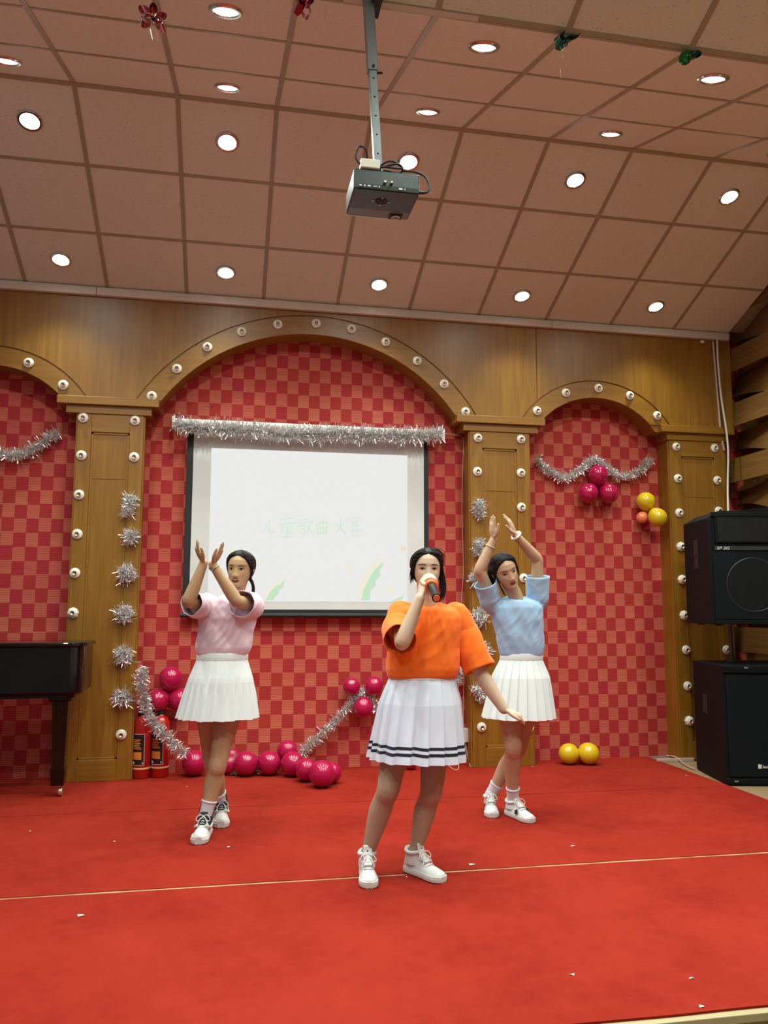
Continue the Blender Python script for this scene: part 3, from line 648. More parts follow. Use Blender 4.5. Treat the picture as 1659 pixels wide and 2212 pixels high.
# ================================================================== CEILING ORNAMENTS
def foil(n, c): return mat(n, c, .12, metal=.75, coat=.3)
M_fr, M_fg, M_fp = foil('red_foil', (.34, .015, .045)), foil('green_foil', (.01, .16, .13)), mat('clear_foil', (.75, .62, .58), .1, alpha=.45)
def bow(p, top, k, label, loops, s=.05, clear=False):
    t = tag(empty('foil_bow', p), label, 'ornament', 'foil ornaments hanging from the ceiling')
    for j, (ang, L) in enumerate(loops):
        d = V((math.cos(ang), .35 * math.sin(ang * 2.1 + j), math.sin(ang))).normalized(); n = d.cross(V((0, 1, .3))).normalized(); wv = d.cross(n); v = []; f = []
        for i in range(17):
            a = 2 * math.pi * i / 16; c = p + d * L * (1 - math.cos(a)) * .5 + n * L * .34 * math.sin(a)
            wd = .62 * L * (.25 + .75 * (1 - math.cos(a)) * .5) * (1 + .2 * noise.noise(V((i * .7, j, L * 9))))
            v += [c - wv * wd, c + wv * wd * .9]
        for i in range(16): f.append((2 * i, 2 * i + 1, 2 * i + 3, 2 * i + 2))
        obj('foil_loop', (v, f), M_fp if (clear and j == len(loops) - 1) else k, t, smooth=True, fix=False)
    obj('string', tube([top, top.lerp(p, .5) + V((.006, 0, 0)), p], .0015, 5, 3), k, t)
by = -3.33
bow(at(332, 40, by), V((2 * TX, by, 3.90)), M_fr, 'red foil bow with a clear lower loop hanging left of a downlight', [(.4, .05), (2.6, .06), (3.6, .055), (1.6, .05), (5.6, .055), (4.9, .075)], clear=True)
bow(at(655, 8, by), V((3 * TX, by, 3.90)), M_fr, 'small red foil bow hanging left of the projector pole', [(.6, .045), (2.6, .035), (4.2, .05), (5.2, .055), (1.6, .04)])
bow(at(1215, 80, by), V((5 * TX, by, 3.905)), M_fg, 'teal foil bow tied at the ceiling fold with a loose thread', [(.45, .075), (.7, .06), (3.6, .035), (4.4, .05), (4.9, .05)])
tag(obj('hanging_thread', tube([at(1208, 95, by), at(1217, 125, by), at(1211, 150, by), at(1212, 168, by)], .0012, 5, 5), M_brass), 'thin thread dangling from the teal foil bow', 'thread')
bow(at(1492, 120, by), V((6 * TX, by, 3.905)), M_fg, 'green foil scrap behind the shiny green bauble', [(.3, .045), (.9, .04), (2.6, .03)])
pb = at(1480, 126, by); t = tag(empty('bauble', pb), 'shiny green bauble at the ceiling fold', 'ornament')
obj('ball', xf(lathe([(max(.001, .030 * math.sin(a)), .030 * math.cos(a)) for a in np.linspace(0, math.pi, 15)], 20), Matrix.Translation(pb)), foil('green_bauble', (.012, .20, .05)), t, smooth=True)
obj('cap', xf(lathe([(.008, .026), (.008, .036), (.001, .037)], 10), Matrix.Translation(pb)), M_brass, t); obj('hook', tube([pb + V((0, 0, .035)), V((pb.x, by, 3.905))], .0012, 5, 1), M_brass, t)

# ================================================================== PIANO
t = tag(empty('grand_piano', (-.3, -.4, 0)), 'black lacquered grand piano at the side of the stage, partly out of view', 'piano')
def outline(g):
    pts = []
    def corner(cx, cy, r, a0, a1):
        for i in range(9):
            a = math.radians(a0 + (a1 - a0) * i / 8); pts.append((cx + r * math.cos(a), cy + r * math.sin(a)))
    corner(.53, -.50, .12 + g, -90, 0); corner(.56, -.17, .09 + g, 0, 90)
    pts.extend([(.1, -.07 + g), (-.5, -.05 + g)]); corner(-1.2, -.15, .1 + g, 90, 180); corner(-1.2, -.52, .1 + g, 180, 270)
    return pts
def slab(g0, g1, z0, z1):
    r0 = [V((x, y, z0)) for x, y in outline(g0)]; r1 = [V((x, y, z1)) for x, y in outline(g1)]; return r0, r1
r = [*slab(-.05, -.05, .672, .690), *slab(-.012, 0, .70, .715), *slab(0, 0, .72, 1.018)]
obj('case', loft([r[0], r[1], r[2], r[3], r[5]]), M_black, t)
obj('lid', loft([slab(.012, .018, 1.022, 1.03)[0], slab(.012, .020, 1.022, 1.03)[1], slab(.02, .02, 1.03, 1.043)[1], slab(.02, .012, 1.03, 1.05)[1]]), M_black, t)
def pleg(x, y):
    def sq(h, z): return [V((x - h, y - h, z)), V((x + h, y - h, z)), V((x + h, y + h, z)), V((x - h, y + h, z))]
    L = obj('leg', loft([sq(.062, .68), sq(.062, .66), sq(.052, .64), sq(.050, .57), sq(.041, .20), sq(.041, .195), sq(.048, .19), sq(.048, .17), sq(.041, .075)]), M_black, t)
    obj('collar', loft([sq(.075, .672), sq(.075, .655), sq(.064, .645)]), M_black, L)
    obj('caster', comb(tube([(x + .006, y, .085), (x + .012, y, .058)], .014, 10, 1), xf(lathe([(.001, -.012), (.028, -.012), (.030, -.006), (.030, .006), (.028, .012), (.001, .012)], 20), frame(V((x + .02, y - .01, .031)), V((0, 1, 0)), V((0, 0, 1)), V((1, 0, 0))))), mat('worn_brass', (.55, .42, .33), .35, metal=.7), L)
pleg(.505, -.46); pleg(-1.05, -.45)

# ================================================================== LOUDSPEAKERS
def cab(B, d, depth, width, z0, z1, chamfer=0):
    e = V((-d.y, d.x, 0)); return frame(B, e, d, V((0, 0, 1)))          # local x: to the right along the front, y: toward the front, z up
d = V((-.2, -.98, 0)).normalized()
B = V((5.413, -.362, 0)); M = cab(B, d, .6, .62, 0, .87)
t = tag(empty('subwoofer', B + d * .3), 'large black bass cabinet standing on the floor beside the carpet', 'loudspeaker')
obj('cabinet', xf(box(0, .64, 0, .60, -.004, .872, .008), M), M_cabinet, t)
obj('grille', xf(box(.025, .615, .598, .612, .055, .80, .006), M), M_grille, t)
obj('top_lip', xf(box(.004, .636, .585, .618, .815, .868, .006), M), M_cabinet, t)
obj('bottom_lip', xf(box(.004, .636, .585, .616, .0, .045, .006), M), M_cabinet, t)
obj('handle', comb(xf(box(-.004, .003, .20, .285, .47, .62, .003), M), xf(box(-.012, .0, .215, .27, .485, .50, .002), M)), M_rubber, t)
obj('emblem', comb(xf(box(.232, .258, .612, .6145, .118, .148, .001), M), *[xf(box(.266 + i * .0095, .271 + i * .0095, .612, .614, .121, .121 + (.022 if i in (0, 4) else .013)), M) for i in range(9)]), M_white, t)
for (x, z) in ((.16, .848), (.05, .02)): obj('clip', xf(box(x, x + .03, .615, .622, z, z + .012, .002), M), M_greymet, t)
ZB = 1.178
B2 = V((5.335, -.44, ZB)); M2 = cab(B2, d, .5, .6, 0, .87)
t = tag(empty('loudspeaker', B2 + d * .25), 'black full-range loudspeaker with a horn, mounted on the pole above the bass cabinet', 'loudspeaker')
Wd, Dp, Ht = .66, .50, .868
pf = [(0, 0), (Wd, 0), (Wd, Ht - .03), (Wd - .1, Ht + .04), (.24, Ht), (.10, Ht), (0, Ht - .06)]
def cabv(y0, y1, k=1.0): return xf(prism([(x, z) for x, z in pf], y0, y1), M2)
obj('cabinet', cabv(0, Dp), M_cabinet, t)
obj('baffle_rim', comb(xf(box(.012, Wd - .012, Dp - .002, Dp + .012, .0, .03, .004), M2), xf(box(0, .03, Dp - .002, Dp + .012, 0, Ht - .07, .004), M2), xf(box(.03, Wd - .03, Dp - .002, Dp + .012, Ht - .045, Ht - .01, .004), M2)), M_cabinet, t)
obj('grille', xf(box(.032, Wd - .02, Dp - .001, Dp + .006, .035, .555, .003), M2), M_grille, t)
hx, hz, hw, hh = .345, .73, .27, .092
r0 = [V((hx + sx * hw, Dp + .010, hz + sz * hh)) for sx, sz in ((-1, -1), (1, -1), (1, 1), (-1, 1))]; r1 = [V((hx + sx * .045, Dp + .002, hz + sz * .06)) for sx, sz in ((-1, -1), (1, -1), (1, 1), (-1, 1))]
obj('horn_mouth', xf(loft([r0, r1]), M2), noisy('horn_black', (.006, .008, .009), (.010, .013, .014), 20, .35), t)
obj('horn_frame', comb(*[xf(q, M2) for q in (box(hx - hw - .02, hx + hw + .02, Dp, Dp + .016, hz + hh, hz + hh + .018, .003), box(hx - hw - .02, hx + hw + .02, Dp, Dp + .016, hz - hh - .018, hz - hh, .003), box(hx - hw - .02, hx - hw, Dp, Dp + .016, hz - hh, hz + hh, .003))]), M_cabinet, t)
obj('horn_vane', xf(loft([[V((hx + .03, Dp + .004, hz - .07)), V((hx + hw, Dp + .014, hz - .10)), V((hx + hw, Dp + .014, hz + .10)), V((hx + .03, Dp + .004, hz + .035))], [V((hx + .03, Dp + .001, hz - .07)), V((hx + hw, Dp + .004, hz - .10)), V((hx + hw, Dp + .004, hz + .10)), V((hx + .03, Dp + .001, hz + .035))]]), M2), mat('horn_vane_grey', (.016, .023, .026), .5), t)
obj('name_strip', xf(box(.045, .62, Dp + .005, Dp + .012, .562, .592, .002), M2), noisy('strip_grey', (.020, .026, .028), (.028, .034, .036), 30, .4), t)
tm = text_mesh('SP 2G', .032, .25)
obj('lettering', xf(tm, M2 @ frame(V((.060, Dp + .0128, .567)), V((1.25, 0, 0)), V((0, 0, 1)), V((0, 1, 0)))), mat('lettering_white', (.75, .75, .72), .4), t, fix=False)
ring = lathe([(.199, 0), (.203, .003), (.207, 0)], 64)
obj('woofer_ring', xf(ring, M2 @ frame(V((.335, Dp + .006, .30)), V((-1, 0, 0)), V((0, 0, 1)), V((0, 1, 0)))), mat('ring_grey', (.016, .022, .024), .5), t)
obj('side_handle', comb(xf(box(-.003, .004, .21, .29, .43, .66, .003), M2), xf(box(-.010, 0, .22, .28, .535, .55, .002), M2)), M_rubber, t)
obj('foot', comb(*[xf(box(x, x + .05, y, y + .05, -.012, .002, .003), M2) for x in (.06, Wd - .1) for y in (.05, Dp - .09)]), M_rubber, t)
bp = at(1579, 1390, -.62)
t = tag(empty('speaker_pole', V((bp.x, bp.y, .87))), 'black steel pole between the two stacked loudspeakers', 'pole')
obj('tube', tube([V((bp.x, bp.y, .873)), V((bp.x, bp.y, ZB))], .0175, 16, 1, dome=False), mat('pole_black', (.012, .014, .016), .25, coat=.4), t); obj('collar', lathe([(.018, .873), (.034, .873), (.034, .885), (.022, .90), (.018, .90)], 20, Matrix.Translation((bp.x, bp.y, 0))), M_rubber, t)

# ================================================================== CONDUITS AND CABLES BY THE RIGHT CORNER
M_cond = mat('cream_conduit', (.50, .43, .36), .5)
tag(obj('conduit', tube([at(1540, 738, -.02), at(1547, 820, -.02), at(1556, 925, -.02)], .010, 8, 4), M_cond, smooth=True), 'short cream conduit dropping from the trunking to the right capital', 'conduit')
tag(obj('hanging_cable', tube([at(1549, 722, -.06), at(1550, 770, -.07), at(1557, 850, -.08), at(1569, 930, -.10), at(1573, 980, -.12), at(1572, 1050, -.15), at(1573, 1110, -.25)], .009, 8, 6), mat('white_cable', (.62, .57, .50), .5), smooth=True), 'white cable hanging from the trunking down behind the loudspeaker', 'cable')
tag(obj('ceiling_sensor', xf(lathe([(.001, 0), (.020, 0), (.018, .02), (.001, .024)], 16), frame(at(1517, 741, -.03) + V((0, 0, .02)), V((1, 0, 0)), V((0, -1, 0)), V((0, 0, -1)))), M_trunk), 'small round white sensor under the end of the trunking', 'sensor')
tag(obj('conduit_end', tube([at(1560, 955, -.02), at(1564, 972, -.02)], .010, 8, 2), M_cond), 'short cream conduit stub below the right capital', 'conduit')
fc = [gz(1448, 1642) + V((0, .05, .03)), gz(1462, 1641) + V((0, 0, .02)), gz(1475, 1650) + V((0, 0, .006)), gz(1490, 1658) + V((0, 0, .006)), gz(1500, 1662) + V((0, 0, .006))]
tag(obj('floor_cable', tube(fc, .005, 6, 5), M_lead, smooth=True), 'pinkish cable lying in the corner at the foot of the right pilaster', 'cable')
tag(obj('skirting_strip', box(5.26, 5.60, -.03, .0, -.009, .018, .003), mat('pale_skirting', (.55, .42, .36), .5)), 'short pale strip on the floor before the right pilaster', 'strip')

# ================================================================== FIRE EXTINGUISHERS
M_ext = noisy('extinguisher_red', (.42, .010, .010), (.48, .016, .014), 4, .2, coat=.5)
M_lab = mat('label_black', (.018, .012, .010), .4); M_labo = noisy('label_orange', (.62, .20, .03), (.75, .32, .06), 30, .4); M_labw = mat('label_white', (.72, .66, .60), .4); M_band = mat('yellow_band', (.72, .50, .22), .5)
def extinguisher(x, Y, label, lever):
    p = at(x, 1600, Y); p.z = 0
    t = tag(empty('fire_extinguisher', p), label, 'fire extinguisher', 'red fire extinguishers by the pilaster')
    T_ = Matrix.Translation(p); r = .068
    obj('cylinder', lathe([(.001, 0), (r - .006, .0), (r, .008), (r, .385), (r * .93, .42), (r * .7, .447), (.026, .46), (.018, .468), (.001, .468)], 32, T_), M_ext, t, smooth=True)
    obj('band', lathe([(r, .072), (r + .0015, .072), (r + .0015, .084), (r, .084)], 32, T_), M_band, t)
    obj('valve', comb(lathe([(.018, .465), (.021, .468), (.021, .495), (.012, .50), (.012, .52), (.001, .52)], 16, T_), xf(lathe([(.001, 0), (.014, 0), (.014, .012), (.001, .013)], 16), frame(p + V((0, -.018, .488)), V((1, 0, 0)), V((0, 0, 1)), V((0, -1, 0))))), M_rubber, t)
    obj('seal_tag', xf(box(-.010, .014, -.026, -.020, .455, .470, .002), T_), mat('green_tag', (.30, .45, .12), .5), t)
    obj('lever', comb(tube([p + V((-.02, -.005, .505)), p + V((.03, -.01, .515)), p + V((.085, -.012, .50))], .008, 8, 4, wide=(0, 1, 0), ratio=.4), tube([p + V((-.02, 0, .515)), p + V((.03, -.01, .54)), p + V((.10, -.012, .565 if lever else .54))], .008, 8, 4, wide=(0, 1, 0), ratio=.4)), M_ext if lever else M_rubber, t)
    obj('hose', tube([p + V((-.02, .01, .49)), p + V((-.035, .05, .48)), p + V((-.03, .082, .40)), p + V((-.03, .08, .2))], .009, 8, 5), M_rubber, t, smooth=True)
    def lab(a0, a1, z0, z1, rr, k, nm):
        n = 12; v = []; f = []
        for i in range(n + 1):
            a = math.radians(a0 + (a1 - a0) * i / n); v += [p + V((rr * math.sin(a), -rr * math.cos(a), z0)), p + V((rr * math.sin(a), -rr * math.cos(a), z1))]
        for i in range(n): f.append((2 * i, 2 * i + 1, 2 * i + 3, 2 * i + 2))
        obj(nm, (v, f), k, t, fix=False)
    a0, a1 = -62, 22
    lab(a0, a1, .10, .335, r + .0008, M_labw, 'label_border'); lab(a0 + 2, a1 - 3, .104, .331, r + .0014, M_lab, 'label'); lab(a0 + 3, a1 - 18, .145, .20, r + .002, M_labo, 'label_panel')
    for i in range(6): lab(a0 + 6, a1 - 20 - (i * 7) % 15, .222 + i * .013, .229 + i * .013, r + .002, M_labo, 'label_line')
    lab(a0 + 6, a0 + 20, .11, .13, r + .002, M_labw, 'label_mark'); lab(a1 - 14, a1 - 8, .112, .125, r + .002, M_labw, 'label_mark')
extinguisher(307, .06, 'red fire extinguisher right against the pilaster', False)
extinguisher(347, .08, 'red fire extinguisher behind the tinsel swag, with a raised red lever', True)
# paper scraps on the carpet
for i, (x, y, s) in enumerate(((66, 1796, .010), (1020, 1868, .016), (877, 1895, .008), (1238, 1828, .012), (404, 1700, .008), (1150, 1656, .008), (1236, 2106, .010), (1494, 2114, .008), (1516, 2175, .012), (495, 1830, .010), (175, 1978, .02), (246, 1818, .008), (1483, 1676, .008))):
    p = gz(x, y); a = random.random() * 3
    obj_ = obj('paper_scrap', ([p + V((math.cos(a + q) * s * (1 + .4 * (i % 2)), math.sin(a + q) * s * .7, .001 + .003 * (k % 2))) for k, q in enumerate((0, 1.3, 2.9, 4.4))], [(0, 1, 2, 3)]), M_white if i not in (10,) else M_lead, loc=p, fix=False)
    tag(obj_, 'tiny white paper scrap lying on the red carpet', 'scrap', 'paper scraps on the carpet')
# ================================================================== PEOPLE
def skin_mat(n, c1, c2):
    k = mat(n, c1, .48, spec=.4); t = NT(k); p = t.pos(); f = t.noise(p, 9, 4); t.col(t.ramp(f, [(.35, c1), (.65, c2)])); t.bump(t.noise(p, 240, 2), .05, .001)
    b = t.b; b.inputs['Subsurface Weight'].default_value = .0; return k
M_skin = skin_mat('skin_warm', (.50, .33, .21), (.56, .38, .25)); M_skin2 = skin_mat('skin_tan', (.44, .285, .155), (.50, .33, .19)); M_tights = skin_mat('sheer_tights', (.40, .285, .20), (.45, .325, .235))
M_skin3 = skin_mat('skin_face_light', (.60, .42, .30), (.65, .47, .34))
def hair_mat(n, c1, c2):
    k = mat(n, c1, .5, spec=.22); t = NT(k); p = t.pos((60, 60, 5)); f = t.noise(p, 4, 4, .7); t.col(t.ramp(f, [(.35, c1), (.7, c2)])); t.bump(f, .5, .004); return k
M_hair = hair_mat('black_hair', (.007, .006, .006), (.022, .018, .016)); M_hairb = hair_mat('brown_hair', (.030, .016, .009), (.075, .040, .022))
def cloth(n, c1, c2, sc=5, rough=.8):
    k = mat(n, c1, rough, spec=.2); k.node_tree.nodes['Principled BSDF'].inputs['Sheen Weight'].default_value = .15
    t = NT(k); p = t.pos(); t.col(t.ramp(t.noise(p, sc, 3), [(.3, c1), (.7, c2)])); t.bump(t.noise(p, 420, 2), .12, .001); return k
M_tpink = cloth('pink_cotton', (.70, .55, .65), (.76, .62, .71)); M_torange = cloth('orange_cotton', (.98, .165, .012), (1.0, .20, .02)); M_tblue = cloth('blue_cotton', (.34, .54, .78), (.39, .59, .82))
M_wskirt = cloth('white_skirt_cloth', (.68, .76, .77), (.73, .80, .81)); M_wskirt2 = cloth('cool_white_skirt_cloth', (.66, .73, .86), (.72, .78, .90)); M_navy = cloth('navy_stripe', (.012, .014, .03), (.016, .018, .04))
M_sock = cloth('white_sock', (.70, .74, .80), (.76, .79, .85)); M_blacks = cloth('black_sock_stripe', (.015, .015, .018), (.02, .02, .025))
M_leather = noisy('white_leather', (.68, .73, .73), (.74, .79, .79), 25, .42, bump=.08); M_sole = noisy('white_sole', (.66, .69, .66), (.72, .75, .72), 14, .6); M_lace = cloth('lace_white', (.78, .78, .75), (.82, .82, .8)); M_dgreen = cloth('dark_green_lining', (.02, .035, .034), (.03, .05, .048)); M_solegrey = mat('sole_tread', (.10, .09, .085), .8)
M_eyew = mat('eye_white', (.55, .50, .46), .3); M_iris = mat('dark_iris', (.014, .008, .006), .12); M_lash = mat('lash_line', (.016, .010, .008), .6); M_brow = mat('eyebrow_hair', (.055, .030, .018), .8); M_lip = mat('lip_rose', (.40, .12, .10), .35); M_lipd = mat('lip_dark_red', (.24, .055, .05), .35); M_mouth = mat('mouth_inside', (.05, .012, .010), .6); M_teeth = mat('teeth', (.75, .70, .62), .3); M_nost = mat('nostril_skin', (.30, .16, .105), .8); M_blush = M_skin
def remesh(vf, vox, mats, smooth=3, name='tmp', fac=.5):
    me = mesh_of(name, vf); fix_normals(me); o = bpy.data.objects.new(name + '_tmp', me); COL.objects.link(o)
    r = o.modifiers.new('r', 'REMESH'); r.mode = 'VOXEL'; r.voxel_size = vox; r.adaptivity = 0; r.use_smooth_shade = True
    if smooth: s = o.modifiers.new('s', 'SMOOTH'); s.factor = fac; s.iterations = smooth
    bpy.context.view_layer.update(); dg = bpy.context.evaluated_depsgraph_get()
    out = bpy.data.meshes.new_from_object(o.evaluated_get(dg)); bpy.data.objects.remove(o); bpy.data.meshes.remove(me)
    out.materials.clear()
    for k in mats: out.materials.append(k)
    out.name = name; return out
def put(name, me, parent):
    """mesh in world coords -> child of parent"""
    base = V((0, 0, 0)); q = parent
    while q is not None: base += q.location; q = q.parent
    me.transform(Matrix.Translation(-base)); me.polygons.foreach_set('use_smooth', [True] * len(me.polygons)); me.update()
    o = bpy.data.objects.new(name, me); COL.objects.link(o); o.parent = parent; return o

# ---- head: rings from chin (z=0) to crown, local frame x right, y forward, z up
HZ = [0, .004, .012, .028, .05, .08, .11, .14, .165, .185, .20, .211, .217]
HA = [.012, .022, .034, .048, .058, .067, .0715, .0735, .0705, .062, .048, .028, .004]
HF = [.078, .084, .0885, .0885, .088, .088, .089, .091, .086, .074, .056, .030, .004]
HB = [.052, .040, .020, -.015, -.045, -.072, -.088, -.094, -.090, -.078, -.060, -.034, -.010]
HC = [.064, .058, .046, .028, .016, .006, .0, -.004, -.004, -.004, -.004, -.004, -.004]
def hpoint(th, z, wide=1.0):
    a = interp(z, HZ, HA) * wide; f = interp(z, HZ, HF); b = interp(z, HZ, HB); c = interp(z, HZ, HC)
    s, co_ = math.sin(th), math.cos(th)
    x = a * math.copysign(abs(s) ** .92, s); y = c + ((f - c) if co_ > 0 else (c - b)) * math.copysign(abs(co_) ** .92, co_)
    return x, y
def face_d(x, z):
    g = lambda u, s: math.exp(-.5 * (u / s) ** 2)
    d = 0
    # nose
    if z < .125:
        h = interp(z, [.050, .058, .064, .072, .09, .108, .122], [0, .004, .015, .0165, .009, .0045, .0]); sw = interp(z, [.05, .064, .075, .11], [.015, .0125, .0095, .008]); d += h * g(x, sw)
        d += .005 * g(abs(x) - .012, .005) * g(z - .064, .006)
    for s in (-1, 1):
        d -= .0065 * g(x - s * .032, .014) * g(z - .110, .011); d += .0030 * g(x - s * .032, .011) * g(z - .108, .006)
        d += .003 * g(x - s * .040, .016) * g(z - .078, .016); d += .0022 * g(x - s * .03, .018) * g(z - .130, .007)
    d += .0055 * g(x, .017) * g(z - .047, .0045) + .0055 * g(x, .015) * g(z - .037, .0045) - .003 * g(x, .02) * g(z - .042, .0018) - .003 * g(x, .012) * g(z - .027, .005) + .0035 * g(x, .016) * g(z - .012, .010)
    return d
def headgrid(M, scale, off=None, wide=1.0, nth=96, nz=84):
    rings = []
    for i in range(nz + 1):
        z = .217 * (i / nz) if off is None else .217 * (i / nz); r = []
        for j in range(nth):
            th = 2 * math.pi * j / nth; x, y = hpoint(th, z, wide)
            if off is None:
                if math.cos(th) > 0: y += face_d(x, z) * min(1, math.cos(th) * 2)
                r.append(M @ (V((x, y, z)) * scale))
            else:
                e = 1e-3; x2, y2 = hpoint(th + .02, z, wide); x0, y0 = hpoint(th - .02, z, wide)
                n = V((y2 - y0, -(x2 - x0), 0)); n = -n if n.dot(V((x, y - interp(z, HZ, HC), 0))) < 0 else n
                if n.length < 1e-6: n = V((0, 1, 0))
                n.normalize(); up = ss(.13, .217, z); n = (n * (1 - up * .85) + V((0, 0, up))).normalized()
                r.append(M @ ((V((x, y, z)) + n * off(th, z)) * scale))
        rings.append(r)
    return loft(rings)
def hairline(th):
    d = abs(math.degrees((th + math.pi) % (2 * math.pi) - math.pi))
    return interp(d, [0, 15, 30, 45, 58, 72, 88, 102, 125, 180], [.186, .184, .176, .160, .138, .112, .082, .052, .030, .022])
def strand(M, scale, pts, r, n=5): return tube([M @ (V(p) * scale) for p in pts], r, n, 5, dome=False)
def hand(W, d, nrm, side, L=.165, curl=.25, spread=1.0, thumb=.7):
    """W wrist, d pointing direction, nrm = out of the back of the hand, side = toward the thumb"""
    d = d.normalized(); s = (side - d * side.dot(d)).normalized(); n = (nrm - d * nrm.dot(d) - s * nrm.dot(s)).normalized(); k = L / .175; o = []
    o.append(tube([W - d * .015 * k, W + d * .02 * k, W + d * .055 * k, W + d * .082 * k], [.025 * k, .033 * k, .041 * k, .036 * k], 14, 3, wide=s, ratio=.42))
    for i, (off, ln, r) in enumerate(((.029, .068, .0082), (.010, .076, .0086), (-.010, .071, .0082), (-.028, .056, .0074))):
        b = W + d * (.078 - .004 * abs(i - 1)) * k + s * off * k; dd = (d + s * (off * 3.2 * spread)).normalized(); p = [b]; c = curl * (1 + .15 * i)
        for sgm in (.45, .32, .23):
            dd = (dd - n * c * .9).normalized(); p.append(p[-1] + dd * ln * sgm * k)
        o.append(tube(p, [r * k * 1.05, r * k, r * k * .92, r * k * .8], 10, 3))
    b = W + d * .022 * k + s * .026 * k; dd = (d * .75 + s * thumb - n * .25).normalized()
    o.append(tube([b, b + dd * .035 * k, b + (dd + d * .3).normalized() * .062 * k, b + (dd + d * .5).normalized() * .082 * k], [.013 * k, .0115 * k, .0095 * k, .008 * k], 10, 3))
    return o
def feature(bv, M, scale, poly_rows, k, parent, name, lift=.0008):
    """rows of (x,z) in head coordinates dropped onto the face surface"""
    v = []; f = []; fw = (M.to_3x3() @ V((0, 1, 0))).normalized(); W = len(poly_rows[0])
    for r in poly_rows:
        for x, z in r:
            o = M @ (V((x, .122, z)) * scale); h = bv.ray_cast(o, -fw)[0]
            v.append((h + fw * lift) if h is not None else M @ (V((x, .085, z)) * scale))
    for i in range(len(poly_rows) - 1):
        for j in range(W - 1): a = i * W + j; f.append((a, a + 1, a + W + 1, a + W))
    return obj(name, (v, f), k, parent, smooth=True, fix=False)
def lens_rows(cx, cz, w_, up, dn, tilt=0, n=14, m=4, s=1):
    rows = []
    for i in range(m + 1):
        t = i / m; r = []
        for j in range(n + 1):
            u = -1 + 2 * j / n; a = up * (1 - abs(u) ** 2.2); b = -dn * (1 - abs(u) ** 2.0); r.append((cx + s * u * w_ * .5, cz + b + (a - b) * t + tilt * u))
        rows.append(r)
    return rows
def face(bv, M, sc, root, mouth='closed', lip=None, eyes=.010, smile=0):
    for s in (-1, 1):
        ex, ez = s * .032, .1085
        feature(bv, M, sc, lens_rows(ex, ez, .031, eyes * .55, eyes * .45, .0012 * s), M_eyew, root, 'eye', .0010)
        feature(bv, M, sc, lens_rows(ex + .001, ez + .0003, .0150, eyes * .56, eyes * .48), M_iris, root, 'iris', .0016)
        feature(bv, M, sc, [[(ex + u * .0155, ez + eyes * .50 * (1 - abs(u) ** 2.2) + .0012 * s * u + o_) for u in np.linspace(-1, 1, 13)] for o_ in (-.0012, .0026)], M_lash, root, 'eyelash_line', .0020)
        feature(bv, M, sc, [[(ex + s * .003 + u * .020, ez + .0195 + .004 * (1 - (u * s - .2) ** 2) - .002 * (u * s) + o_ * (1 - .55 * max(0, u * s))) for u in np.linspace(-1, 1, 13)] for o_ in (-.0022, .0022)], M_brow, root, 'eyebrow', .0010)
    lip = lip or M_lip; w_ = .046 + smile * .008
    if mouth == 'closed':
        feature(bv, M, sc, [[(u * w_ / 2, .042 + smile * .004 * u * u + o_ * (1 - u * u) ** .8 + (.0015 * (1 if t_ else 0) * -math.exp(-(u / .18) ** 2))) for u in np.linspace(-1, 1, 17)] for o_, t_ in ((0, 0), (.004, 0), (.0085, 1))], lip, root, 'upper_lip', .0010)
        feature(bv, M, sc, [[(u * w_ / 2, .042 + smile * .004 * u * u - o_ * (1 - u * u) ** .7) for u in np.linspace(-1, 1, 17)] for o_ in (0, .004, .0090)], lip, root, 'lower_lip', .0010)
        feature(bv, M, sc, [[(u * w_ / 2, .042 + smile * .004 * u * u + o_) for u in np.linspace(-1, 1, 17)] for o_ in (-.0008, .0008)], M_mouth, root, 'lip_line', .0016)
    else:
        h = .006
        feature(bv, M, sc, lens_rows(0, .041, w_ * .92, h, h), M_mouth, root, 'mouth_opening', .0008)
        feature(bv, M, sc, lens_rows(0, .0435, w_ * .7, h * .45, h * .3), M_teeth, root, 'teeth', .0014)
        feature(bv, M, sc, [[(u * w_ / 2, .041 + h * (1 - u * u) + o_ * (1 - u * u) ** .8) for u in np.linspace(-1, 1, 17)] for o_ in (-.001, .0035, .0075)], lip, root, 'upper_lip', .0018)
        feature(bv, M, sc, [[(u * w_ / 2, .041 - h * (1 - u * u) - o_ * (1 - u * u) ** .7) for u in np.linspace(-1, 1, 17)] for o_ in (-.001, .004, .0085)], lip, root, 'lower_lip', .0018)
def hframe(chin, fwd, up):
    f = V(fwd).normalized(); u = V(up); u = (u - f * u.dot(f)).normalized(); x = f.cross(u); return frame(chin, -x if False else x, f, u)
def ell(c, hw, hd, fx, fy, n=28, drop=0):
    """ring in the plane spanned by fx (width) and fy (depth)"""
    return [c + fx * hw * math.copysign(abs(math.cos(a)) ** .85, math.cos(a)) + fy * hd * math.copysign(abs(math.sin(a)) ** .85, math.sin(a)) + V((0, 0, -drop * max(0, -math.sin(a)))) for a in (2 * math.pi * i / n for i in range(n))]
